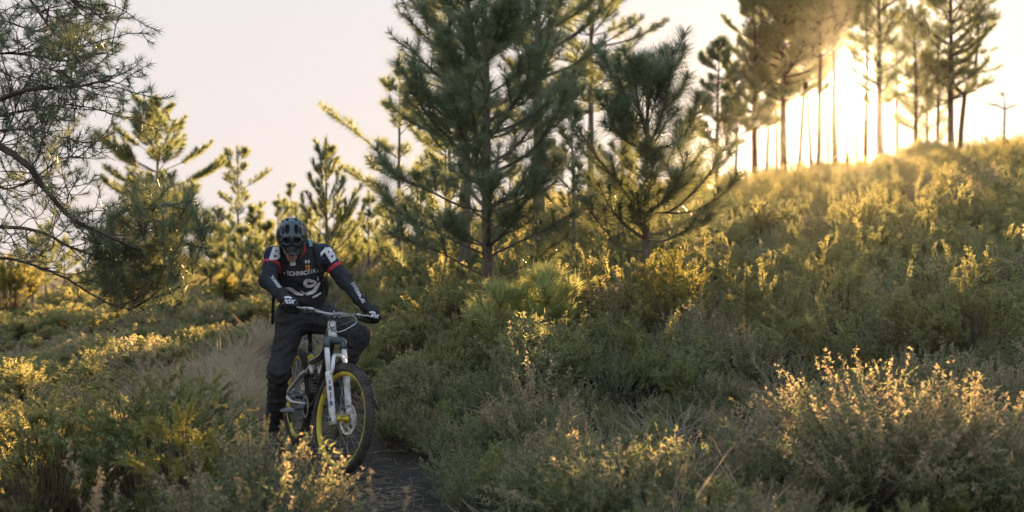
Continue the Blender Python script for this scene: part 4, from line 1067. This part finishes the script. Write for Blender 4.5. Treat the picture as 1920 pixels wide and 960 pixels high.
# ------------------------------------------------------------------ smooth bodies: signed distance field -> surface net
def sdf_eval(prims, lo, hi, res, k, disp=None):
    n = np.ceil((hi - lo) / res).astype(int) + 1
    F = np.full(n, 1.0, np.float32)
    axs = [lo[i] + np.arange(n[i]) * res for i in range(3)]
    for p in prims:
        if p[0] == 'cone':
            a, b, ra, rb = np.asarray(p[1], float), np.asarray(p[2], float), p[3], p[4]
            kk = p[5] if len(p) > 5 else k
            m = max(ra, rb) + kk + .03; l, h = np.minimum(a, b) - m, np.maximum(a, b) + m
        else:
            c, R, rad = np.asarray(p[1], float), np.asarray(p[2], float), np.asarray(p[3], float)
            kk = p[4] if len(p) > 4 else k
            m = rad.max() + kk + .03; l, h = c - m, c + m
        i0 = np.clip(((l - lo) / res).astype(int), 0, n); i1 = np.clip(((h - lo) / res).astype(int) + 2, 0, n)
        if (i1 <= i0).any(): continue
        sl = tuple(slice(i0[q], i1[q]) for q in range(3))
        G = np.stack(np.meshgrid(*[axs[q][sl[q]] for q in range(3)], indexing='ij'), -1)
        if p[0] == 'cone':
            ab = b - a; t = np.clip(((G - a) @ ab) / max(ab @ ab, 1e-9), 0, 1)
            d = np.linalg.norm(G - a - t[..., None] * ab, axis=-1) - (ra + (rb - ra) * t)
        else:
            q = (G - c) @ R; kk0 = np.linalg.norm(q / rad, axis=-1); k1 = np.linalg.norm(q / rad**2, axis=-1)
            d = kk0 * (kk0 - 1) / np.maximum(k1, 1e-6)
        if p[0] == 'cut':
            S_ = F[sl]; h_ = np.clip(.5 - .5 * (S_ + d) / kk, 0, 1); F[sl] = S_ * (1 - h_) - d * h_ + kk * h_ * (1 - h_)
        else:
            S_ = F[sl]; h_ = np.clip(.5 + .5 * (S_ - d) / kk, 0, 1); F[sl] = S_ * (1 - h_) + d * h_ - kk * h_ * (1 - h_)
    if disp is not None:
        near = np.abs(F) < .04
        idx = np.argwhere(near); P = lo + idx * res
        F[near] += disp(P).astype(np.float32)
    return F, axs

def surface_net(F, lo, res):
    S_ = F < 0; n = np.array(F.shape) - 1
    acc = np.zeros((*n, 3), np.float32); cnt = np.zeros(n, np.float32)
    sl = lambda o: tuple(slice(o[i], o[i] + n[i]) for i in range(3))
    for axis in range(3):
        for u in (0, 1):
            for w in (0, 1):
                o0 = [0, 0, 0]; oth = [i for i in range(3) if i != axis]; o0[oth[0]] = u; o0[oth[1]] = w; o1 = list(o0); o1[axis] = 1
                f0, f1 = F[sl(o0)], F[sl(o1)]; c = (f0 < 0) != (f1 < 0)
                t = np.where(c, f0 / np.where(c, f0 - f1, 1), 0); 
                for i in range(3): acc[..., i] += np.where(c, o0[i] + (t if i == axis else 0), 0)
                cnt += c
    act = cnt > 0; ids = np.full(n, -1, np.int64); ids[act] = np.arange(act.sum())
    cells = np.argwhere(act); V = lo + (cells + acc[act] / cnt[act][:, None]) * res
    T = []
    for axis in range(3):
        b_, c_ = (axis + 1) % 3, (axis + 2) % 3
        s0 = [slice(None)] * 3; s1 = [slice(None)] * 3; s0[axis] = slice(0, -1); s1[axis] = slice(1, None)
        e = S_[tuple(s0)] != S_[tuple(s1)]; q = np.argwhere(e); inside = S_[tuple(s0)][e]
        ok = (q[:, b_] > 0) & (q[:, c_] > 0) & (q[:, b_] < n[b_]) & (q[:, c_] < n[c_]); q, inside = q[ok], inside[ok]
        def cid(db, dc):
            x = q.copy(); x[:, b_] -= db; x[:, c_] -= dc; return ids[x[:, 0], x[:, 1], x[:, 2]]
        a, b2, c2, d = cid(1, 1), cid(0, 1), cid(0, 0), cid(1, 0)
        t = np.concatenate([np.stack([a, b2, c2], -1), np.stack([a, c2, d], -1)]); ins = np.concatenate([inside, inside])
        t[~ins] = t[~ins][:, ::-1]; T.append(t)
    return V, np.concatenate(T)

def blob(prims, res, k=.03, disp=None, cutoff=None):
    pts = []
    for p in prims:
        if p[0] == 'cone': m = max(p[3], p[4]); pts += [np.asarray(p[1]) - m, np.asarray(p[1]) + m, np.asarray(p[2]) - m, np.asarray(p[2]) + m]
        elif p[0] == 'ell': m = max(p[3]); pts += [np.asarray(p[1]) - m, np.asarray(p[1]) + m]
    lo, hi = np.min(pts, 0) - .03, np.max(pts, 0) + .03
    F, axs = sdf_eval(prims, lo, hi, res, k, disp)
    if cutoff is not None:
        G = np.stack(np.meshgrid(*axs, indexing='ij'), -1); F = np.maximum(F, cutoff(G).astype(np.float32))
    return surface_net(F, lo, res)

def folds(seed, amp, wl, n=7, aniso=(1, 1, 1)):
    r = rng(seed); K = r.normal(size=(n, 3)) * np.asarray(aniso); K = unit(K) * (2 * np.pi / (wl * (.6 + .9 * r.random(n))))[:, None]; ph = r.random(n) * 6.28; W = r.normal(size=(n, 3)) * 5
    def f(P):
        q = P + .02 * np.sin(P[:, [1, 2, 0]] * 23 + 1.0); s = np.zeros(len(P))
        for i in range(n):
            s += np.maximum(0, np.sin(q @ K[i] + ph[i] + 1.2 * np.sin(q @ W[i]))) ** 2
        return -amp * (s / n * 2 - .5)
    return f

I3 = np.eye(3)
PV, WC, CH, NB = at(573, 588, 7.10), at(567, 555, 7.04), at(561, 505, 6.95), at(559, 470, 6.95)
RS, LS = at(514, 480, 6.84), at(608, 477, 7.02)
RE, RW_ = at(502, 527, 6.68), at(528, 553, 6.5)
LE, LW_ = at(645, 525, 6.96), at(686, 578, 6.9)
RHP, LHP = PV + np.array([-.085, -.035, -.02]), PV + np.array([.085, .03, -.02])
RK, RA = at(523, 697, 6.92), at(514, 800, 7.16)
LK = at(674, 630, 6.9)
gR = sf([barp(-.312)])[0]; gL = sf([barp(.312)])[0]
LA = xf([PED[1]])[0] + np.array([-.015, .05, .105])
HC = at(547, 446, 6.74)
tocam = unit((CAM - HC) * [1, 1, 0]); PIT = math.radians(42)
HY = tocam * math.cos(PIT) - UP * math.sin(PIT); HZ = tocam * math.sin(PIT) + UP * math.cos(PIT); HX = np.cross(HY, HZ)
HX = HX if HX[0] > 0 else -HX
HR = np.stack([HX, HY, HZ], 1)
hp = lambda x, y, z: HC + HR @ np.array([x, y, z])
# wrists end at the hands
RW_ = gR + unit(RE - gR) * .075 + UP * .018; LW_ = gL + unit(LE - gL) * .075 + UP * .018

rider = thing('person', 'rider in black jersey, dark trousers and helmet leaning over the handlebar, looking down', 'person', (RA[0], RA[1], gz(RA[0], RA[1])))
chestR = np.stack([unit(LS - RS), unit(np.cross(unit(NB - PV), unit(LS - RS))), unit(NB - PV)], 1)
# the body itself
b = MB()
v, t = blob([('ell', CH, chestR, (.155, .10, .17)), ('cone', PV, WC, .12, .11), ('cone', WC, CH, .11, .12), ('cone', CH, NB, .10, .06), ('cone', NB, hp(0, -.045, -.05), .055, .055),
             ('cone', RS, RE, .045, .038), ('cone', RE, RW_, .036, .026), ('cone', LS, LE, .045, .038), ('cone', LE, LW_, .036, .026), ('cone', CH, RS, .08, .05), ('cone', CH, LS, .08, .05),
             ('cone', RHP, RK, .078, .052), ('cone', RK, RA, .046, .030), ('cone', LHP, LK, .078, .052), ('cone', LK, LA, .046, .030),
             ('cone', RW_, gR, .026, .022), ('cone', LW_, gL, .026, .022),
             ('ell', HC, HR, (.076, .095, .100)), ('ell', hp(0, .045, -.075), HR, (.052, .052, .060), .03), ('cone', hp(0, .088, -.012), hp(0, .106, -.050), .010, .016, .012),
             ('cone', hp(-.020, .090, -.088), hp(.020, .090, -.088), .010, .010, .008), ('cone', hp(-.012, .085, -.118), hp(.012, .085, -.118), .018, .018, .02),
             ('ell', hp(-.034, .088, -.008), HR, (.016, .010, .010), .01), ('ell', hp(.034, .088, -.008), HR, (.016, .010, .010), .01), ('ell', hp(-.078, .0, -.02), HR, (.012, .025, .034), .008), ('ell', hp(.078, .0, -.02), HR, (.012, .025, .034), .008)], .009, .035)
b.add(v, t); b.build('body', M['skin'], rider)

# jersey
fold = folds(4, .010, .085)
hemz = WC[2] - .035
jp = [('ell', CH, chestR, (.185, .125, .20), .05), ('ell', WC, chestR, (.150, .115, .12), .06), ('cone', PV + UP * .03, WC, .145, .140, .05), ('cone', CH, NB, .12, .082, .05),
      ('cone', CH + UP * .03, RS, .085, .064, .05), ('cone', CH + UP * .03, LS, .085, .064, .05), ('cone', RS, RE, .063, .053), ('cone', RE, RW_, .052, .038), ('cone', LS, LE, .064, .053), ('cone', LE, LW_, .051, .038)]
v, t = blob(jp, .0075, .03, fold, cutoff=lambda G: np.where(np.hypot(G[..., 0] - PV[0], G[..., 1] - PV[1]) < .21, (PV[2] + .035) - G[..., 2], -1))
cen = v[t].mean(1)
def tpar(P, a, b_): return ((P - a) @ (b_ - a)) / ((b_ - a) @ (b_ - a))
def dseg(P, a, b_):
    q = np.clip(tpar(P, a, b_), 0, 1)[:, None]; return np.linalg.norm(P - a - q * (b_ - a), axis=1)
mi = np.zeros(len(t), int)
near_sh = ((np.linalg.norm(cen - RS, axis=1) < .105) | (np.linalg.norm(cen - LS, axis=1) < .125)) & (cen[:, 2] > 1.36)
mi[near_sh] = 1
for a_, b_, t0, t1 in ((RS, RE, .34, .44), (LS, LE, .50, .60)):
    tp = tpar(cen, a_, b_); mi[(dseg(cen, a_, b_) < .10) & (tp > t0) & (tp < t1)] = 2
b = MB(); vv = v
for k_ in range(3): b.add(vv, t[mi == k_], k_)
jersey = b.build('jersey', [M['jersey'], M['navy'], M['redcloth']], rider)
jbvh = BVHTree.FromPolygons([tuple(x) for x in v], [tuple(x) for x in t])
# weld the three groups' shared rim visually: same coordinates, smooth shading kept
# trousers
tf = folds(9, .015, .085, n=9, aniso=(.55, .55, 1.4))
tp_ = [('ell', PV, chestR, (.165, .135, .11), .05), ('cone', PV, RHP, .13, .115, .05), ('cone', PV, LHP, .13, .115, .05), ('cone', RHP, RK, .106, .076), ('cone', RK, RA + UP * .015, .074, .056), ('cone', LHP, LK, .106, .074), ('cone', LK, LA + UP * .035, .072, .058)]
v2, t2 = blob(tp_, .009, .045, tf, cutoff=lambda G: G[..., 2] - (PV[2] + .10))
b = MB(); b.add(v2, t2); trousers = b.build('trousers', M['trousers'], rider)
# belt
# shoes
for A, nm in ((RA, 'r'), (LA, 'l')):
    d = HEAD if nm == 'l' else unit(HEAD + np.array([-.35, 0, 0])); g_ = gz(A[0], A[1]) if nm == 'r' else A[2] - .105
    so = np.array([A[0], A[1], g_])
    v3, t3 = blob([('cone', np.array([A[0], A[1], A[2] + .01]), so + UP * .055 - d * .03, .050, .047), ('cone', so - d * .05 + UP * .045, so + d * .17 + UP * .036, .042, .036), ('cone', so + d * .05 + UP * .06, so + d * .15 + UP * .042, .046, .040)], .007, .03, cutoff=lambda G, g_=g_: g_ + .008 - G[..., 2])
    b = MB(); b.add(v3, t3); so_ = b.build('shoe', M['shoe'], rider)
    v4, t4 = blob([('cone', so - d * .05 + UP * .02, so + d * .17 + UP * .018, .046, .042)], .007, .01, cutoff=lambda G, g_=g_: np.maximum(g_ - .002 - G[..., 2], G[..., 2] - g_ - .022))
    b = MB(); b.add(v4, t4); b.build('sole', M['rubber'], so_)

# gloves: palm, four bent fingers, thumb closed round the grip
gbvh = []
for G0, W0, s in ((gR, RW_, -1), (gL, LW_, 1)):
    a_ = unit(sf([barp(s * .36)])[0] - sf([barp(s * .26)])[0])        # along the grip, outwards
    e0 = W0 - G0; e0 = unit(e0 - a_ * (e0 @ a_)); e1 = np.cross(a_, e0); e1 = e1 if e1 @ HEAD > 0 else -e1
    ring = lambda th, rr, off: G0 + a_ * off + rr * (e0 * math.cos(math.radians(th)) + e1 * math.sin(math.radians(th)))
    pr = [('cone', W0, ring(20, .058, 0), .037, .036), ('cone', W0 + a_ * .012, ring(55, .046, .026), .026, .020), ('cone', W0 - a_ * .012, ring(55, .046, -.026), .026, .020), ('cone', ring(48, .046, -.03), ring(48, .046, .03), .021, .019), ('cone', W0 + unit(W0 - G0) * .05, W0, .043, .038)]
    for i, (off, ln) in enumerate(((-.034, .95), (-.0115, 1.05), (.0115, 1.0), (.033, .86))):
        K = [ring(62, .046, off), ring(62 + 62 * ln, .050, off * 1.02), ring(62 + 118 * ln, .037, off * 1.02), ring(62 + 165 * ln, .031, off)]
        rr = (.0130, .0120, .0110, .0098)
        pr += [('cone', K[j], K[j + 1], rr[j], rr[j + 1], .005) for j in range(3)]
    TH = [ring(-5, .050, -.030), ring(-48, .040, -.050), ring(-95, .033, -.058), ring(-130, .031, -.052)]
    pr += [('cone', TH[j], TH[j + 1], (.0165, .0135, .0120)[j], (.0135, .0120, .0100)[j], .006) for j in range(3)]
    v5, t5 = blob(pr, .0036, .010, folds(30 + s, .0012, .03))
    b = MB(); b.add(v5, t5); gl = b.build('glove', M['glove'], rider)
    gbvh.append((gl, BVHTree.FromPolygons([tuple(x) for x in v5], [tuple(x) for x in t5])))

# helmet
sh_c = hp(0, -.006, .022)
shell = [('ell', sh_c, HR, (.106, .132, .112))]
cuts = []
dirp = lambda x, ang, rr=1.0: hp(x, -.006 + math.sin(math.radians(ang)) * .125 * rr, .022 + math.cos(math.radians(ang)) * .106 * rr)
for s in (-1, 1):
    for x, ang, rx, ry, rz in ((.031, 24, .0150, .036, .035), (.037, 66, .0250, .021, .04), (.067, 30, .0130, .034, .035), (.085, 55, .0125, .027, .035), (.032, -22, .012, .028, .03), (.068, -20, .011, .030, .03), (.094, 20, .012, .024, .03), (.093, 75, .010, .020, .03)):
        p = dirp(s * x, ang); nrm = unit(p - hp(0, -.006, .0)); tan = unit(np.cross(HX, nrm)); 
        cuts.append(('cut', p, np.stack([np.cross(tan, nrm), tan, nrm], 1), (rx, ry, rz), .006))
groove = [('cut', dirp(0, a, 1.02), HR, (.006, .012, .010), .008) for a in (0, 10, 20, 30, 40)]
ribs = [('cone', dirp(s * .016, 48, 1.0), dirp(s * .014, -5, 1.015), .006, .005, .008) for s in (-1, 1)] + [('cone', dirp(s * .052, 62, .97), dirp(s * .048, 0, 1.0), .007, .006, .010) for s in (-1, 1)]
shell += [('cut', sh_c - HZ * .008, HR, (.090, .114, .096), .004)] + ribs + cuts
v6, t6 = blob(shell, .0042, .012, cutoff=lambda G: -((G - hp(0, 0, -.018)) @ unit(HZ - .10 * HY)))
b = MB(); b.add(v6, t6); hel = b.build('helmet', M['helmet'], rider)
v7, t7 = blob([('ell', sh_c - HZ * .006, HR, (.095, .119, .101))], .006, .01, cutoff=lambda G: -((G - hp(0, 0, -.012)) @ HZ))
b = MB(); b.add(v7, t7); b.build('helmet_liner', M['liner'], hel)
# visor: a curved tapering peak with a middle ridge
vs = []; nu, nv = 13, 9
for j in range(nv):
    w = j / (nv - 1)
    for i in range(nu):
        u_ = i / (nu - 1) * 2 - 1; hw_ = .074 - .036 * w ** .9
        x = u_ * hw_; y = .112 + .046 * w - .045 * u_ * u_ * (1 - .45 * w); z = .044 - .052 * w - .030 * u_ * u_ + .004 * (1 if abs(u_) < .2 else 0) * (1 - w * .5)
        vs.append(hp(x, y, z))
vs = np.array(vs); n0 = len(vs); off = -HZ * .005 
V8 = np.concatenate([vs, vs + off]); T8 = []
for j in range(nv - 1):
    for i in range(nu - 1):
        a, b_, c, d = j * nu + i, j * nu + i + 1, (j + 1) * nu + i + 1, (j + 1) * nu + i
        T8 += [(a, b_, c), (a, c, d), (a + n0, c + n0, b_ + n0), (a + n0, d + n0, c + n0)]
rim_ = [j * nu for j in range(nv)] + [(nv - 1) * nu + i for i in range(1, nu)] + [j * nu + nu - 1 for j in range(nv - 2, -1, -1)]
for a, b_ in zip(rim_[:-1], rim_[1:]): T8 += [(a, a + n0, b_ + n0), (a, b_ + n0, b_)]
b = MB(); b.add(V8, np.array(T8)); b.build('visor', M['helmet'], hel)
b = MB()
for s in (-1, 1):
    P = spline([hp(s * .082, .03, -.01), hp(s * .072, .040, -.06), hp(s * .045, .055, -.118), hp(0, .058, -.138)], 14); v, t = tube(P, .0045, 6); b.add(v, t)
b.build('chin_strap', M['pack'], hel)

# ------------------------------------------------------------------ print on cloth
def px_ray(px, py):
    return Vector(unit(np.array([(px - 960) / FPX, 1.0, (480 - py) / FPX])))
def decal(name, pts, tris, m, bvh, parent, lift=.010, sub=0):
    """flat print laid on the cloth: outline points in photo pixels are carried along the sight line to the surface"""
    V = []; ok = []
    for p in pts:
        loc, nrm, _, dist = bvh.ray_cast(Vector(CAM), px_ray(*p))
        ok.append(loc is not None); V.append(np.array(loc) - np.array(px_ray(*p)) * lift if loc is not None else np.zeros(3))
    T = [q for q in tris if ok[q[0]] and ok[q[1]] and ok[q[2]] and max(np.linalg.norm(V[q[0]] - V[q[1]]), np.linalg.norm(V[q[1]] - V[q[2]])) < .12]
    if T:
        b = MB(); b.add(np.array(V), np.array(T)); return b.build(name, m, parent, smooth=False)
def subdiv(V, T, n):
    V = [tuple(x) for x in V]; T = [tuple(x) for x in T]
    for _ in range(n):
        idx = {}; T2 = []
        def mid_(a, b_):
            k = (min(a, b_), max(a, b_))
            if k not in idx: idx[k] = len(V); V.append(tuple((np.array(V[a]) + np.array(V[b_])) / 2))
            return idx[k]
        for a, b_, c in T:
            x, y, z = mid_(a, b_), mid_(b_, c), mid_(c, a); T2 += [(a, x, z), (x, b_, y), (z, y, c), (x, y, z)]
        T = T2
    return np.array(V), np.array(T)
def text_decal(name, s, o, xa, ya, m, bvh, parent, bold=.02, arc=0, n=2, shear=0):
    tv, tt = textmesh(s, bold, shear); tv, tt = subdiv(tv, tt, n)
    P = np.asarray(o, float) + tv[:, :1] * np.asarray(xa, float) + tv[:, 1:] * np.asarray(ya, float)
    P[:, 1] += arc * (1 - (2 * tv[:, 0] - 1) ** 2)
    return decal(name, P, tt, m, bvh, parent)
def ribbon_decal(name, pts, w, m, bvh, parent, n=26):
    P = spline([(*p, 0) for p in pts], n)[:, :2]; Tn = unit(np.gradient(P, axis=0)); Nn = np.stack([-Tn[:, 1], Tn[:, 0]], -1)
    ww = np.interp(np.linspace(0, 1, n), np.linspace(0, 1, len(w)), w)[:, None] / 2
    V = np.concatenate([P - Nn * ww, P, P + Nn * ww]); T = []
    for i in range(n - 1):
        for q in (0, n): T += [(q + i, q + i + 1, q + n + i + 1), (q + i, q + n + i + 1, q + n + i)]
    return decal(name, V, T, m, bvh, parent)
WPR = M['whiteprint']
text_decal('shoulder_letter', 'B', (504, 487), (19, 2), (8, -25), WPR, jbvh, jersey, .05, n=2)
text_decal('shoulder_letter', 'B', (621, 493), (14, -10), (-15, -24), WPR, jbvh, jersey, .05, n=2)
ribbon_decal('shoulder_letter_serif', [(600, 479), (607, 471), (612, 464)], [6, 5, 4], WPR, jbvh, jersey, 8)
text_decal('chest_letter', 'B', (544, 498), (11, 0), (0, -11), WPR, jbvh, jersey, .05)
text_decal('chest_print', 'KB', (572, 494), (9, -1), (0, -6), WPR, jbvh, jersey, .02)
ribbon_decal('chest_crest', [(573, 502), (581, 501)], [9, 8], M['orangeprint'], jbvh, jersey, 5)
text_decal('crest_letter', 'D', (574.5, 505), (4.5, -.5), (0, -6.5), M['mark'], jbvh, jersey, .03)
text_decal('chest_lettering', 'TECHNIC', (530, 515), (46, 0), (0, -8.5), WPR, jbvh, jersey, .035, arc=2.2)
text_decal('chest_lettering', 'BIKE', (577, 514), (22, -4), (0, -8), WPR, jbvh, jersey, -.005, arc=0)
ribbon_decal('chest_swirl', [(592, 528), (584, 527), (575, 526), (572, 533), (578, 537), (587, 535), (594, 529)], [3, 6, 6, 7, 6, 5, 2], WPR, jbvh, jersey)
ribbon_decal('chest_swirl', [(600, 529), (594, 538), (587, 547), (573, 552)], [3, 7, 7, 5], WPR, jbvh, jersey)
ribbon_decal('chest_stripe', [(532, 540), (545, 543), (556, 550), (569, 553)], [5, 7, 7, 3], WPR, jbvh, jersey)
ribbon_decal('chest_stripe', [(562, 545), (568, 548), (572, 551)], [1, 3, 3], WPR, jbvh, jersey, 10)
ribbon_decal('chest_stripe', [(586, 558), (594, 554), (602, 549)], [3, 4, 3], WPR, jbvh, jersey, 12)
text_decal('chest_mark', 'B', (595, 526), (7, -1), (0, -7), WPR, jbvh, jersey, .03)
text_decal('sleeve_lettering', 'TECHNIC', (686, 566), (-15, -25), (-6, 3.6), WPR, jbvh, jersey, .03, n=3)
text_decal('sleeve_lettering', 'BIKE', (671.5, 540), (-8, -12.5), (-5.6, 3.6), WPR, jbvh, jersey, -.005, n=3)
text_decal('sleeve_lettering', 'TECHNICBIKE', (507, 520), (17, 23), (4.5, -4), WPR, jbvh, jersey, .03, n=3)
for (gl, bv), (o, xa, ya, o2, xa2) in zip(gbvh, (((530, 569), (22, 1), (3, -8), (533, 558), (14, 1)), ((694, 596), (16, 2), (2, -8), (692, 586), (12, 1)))):
    text_decal('glove_lettering', 'FOX', o, xa, ya, WPR, bv, gl, .05, n=1, shear=.2)
    ribbon_decal('glove_patch', [o2, (o2[0] + xa2[0] / 2, o2[1] - 1), (o2[0] + xa2[0], o2[1] + xa2[1])], [3, 4, 3], WPR, bv, gl, 8)
# collar piping beside the chin
b = MB(); v, t = tube(spline([hp(.082, .035, -.035), hp(.080, .06, -.07), hp(.062, .075, -.12)], 10), [.004, .009, .010, .011, .011, .011, .010, .009, .007, .003], 6); b.add(v, t); b.build('collar_piping', M['redcloth'], jersey)
b = MB(); v, t = tube(spline([hp(.070, .045, -.035), hp(.064, .07, -.075), hp(.052, .078, -.11)], 10), .006, 6); b.add(v, t); b.build('collar_piping', M['greencloth'], jersey)

# pack on his back: straps over the shoulders, loose strap ends
bk = -HEAD
pk = thing('backpack', 'slim dark hydration backpack worn by the rider, strap ends hanging loose', 'backpack', CH + bk * .17)
pc = CH + bk * .175 + UP * .02
v, t = blob([('ell', pc, chestR, (.13, .062, .21), .03), ('ell', pc - chestR[:, 2] * .06 + bk * .02, chestR, (.115, .06, .13), .03)], .009, .03, folds(50, .004, .1))
b = MB(); b.add(v, t); b.build('pack_body', M['pack'], pk)
def strap(pts, w, m, nm, proj=True):
    """flat webbing lying on the jersey"""
    Q = []
    for p in spline([(*q, 0) for q in pts], 24)[:, :2]:
        loc, nrm, _, _ = jbvh.ray_cast(Vector(CAM), px_ray(*p))
        if loc is not None: Q.append((np.array(loc), np.array(nrm)))
    if len(Q) < 3: return
    P = np.array([q[0] for q in Q]); Nn = np.array([q[1] for q in Q]); P = P + Nn * .005
    Tn = unit(np.gradient(P, axis=0)); Sd = unit(np.cross(Tn, Nn)); n = len(P)
    V = np.concatenate([P - Sd * w / 2, P + Sd * w / 2, P + Sd * w / 2 + Nn * .006, P - Sd * w / 2 + Nn * .006]); T = []
    for k_ in range(4):
        for i in range(n - 1):
            a, b_ = k_ * n + i, ((k_ + 1) % 4) * n + i; T += [(a, a + 1, b_ + 1), (a, b_ + 1, b_)]
    b = MB(); b.add(V, np.array(T)); return b.build(nm, m, pk, smooth=False)
strap([(527, 462), (531, 485), (534, 515), (534, 545)], .042, M['pack'], 'shoulder_strap')
strap([(588, 458), (595, 480), (598, 505), (603, 530), (606, 552)], .042, M['pack'], 'shoulder_strap')
strap([(579, 447), (581, 455), (583, 463)], .030, M['teal'], 'strap_trim')
def loose(pts, d, w, nm):
    P = spline([at(p[0], p[1], d + (p[2] if len(p) > 2 else 0)) for p in pts], 16); b = MB()
    v, t = tube(P, w, 4); b.add(v, t); b.build(nm, M['pack'], pk, smooth=False)
loose([(520, 540), (514, 552), (512, 575), (511, 608)], 7.12, .011, 'hanging_strap')
loose([(606, 520), (612, 535), (610, 550), (604, 566)], 7.20, .018, 'waist_strap')
b = MB(); v, t = box(at(603, 523, 7.02), (.020, .012, .030)); b.add(v, t); b.build('buckle', M['silver'], pk, smooth=False)

# ------------------------------------------------------------------ air
hz_m = bpy.data.materials.new('sun_glow_haze'); hz_m.use_nodes = True  # very thin volume added for the glow round the sun
N, L = hz_m.node_tree.nodes, hz_m.node_tree.links
for nn in list(N): N.remove(nn)
o_ = N.new('ShaderNodeOutputMaterial'); pv = N.new('ShaderNodeVolumePrincipled')
pv.inputs['Color'].default_value = (1.0, .97, .93, 1)
pv.inputs['Density'].default_value = .00009
pv.inputs['Anisotropy'].default_value = .93
L.new(pv.outputs[0], o_.inputs['Volume'])
zb, zt = -16.0, 17.5
b = MB(); v, t = box((0, 0, (zb + zt) / 2), (720, 720, zt - zb)); b.add(v, t)
hb = b.build('haze', hz_m, smooth=False); hb['kind'] = 'stuff'
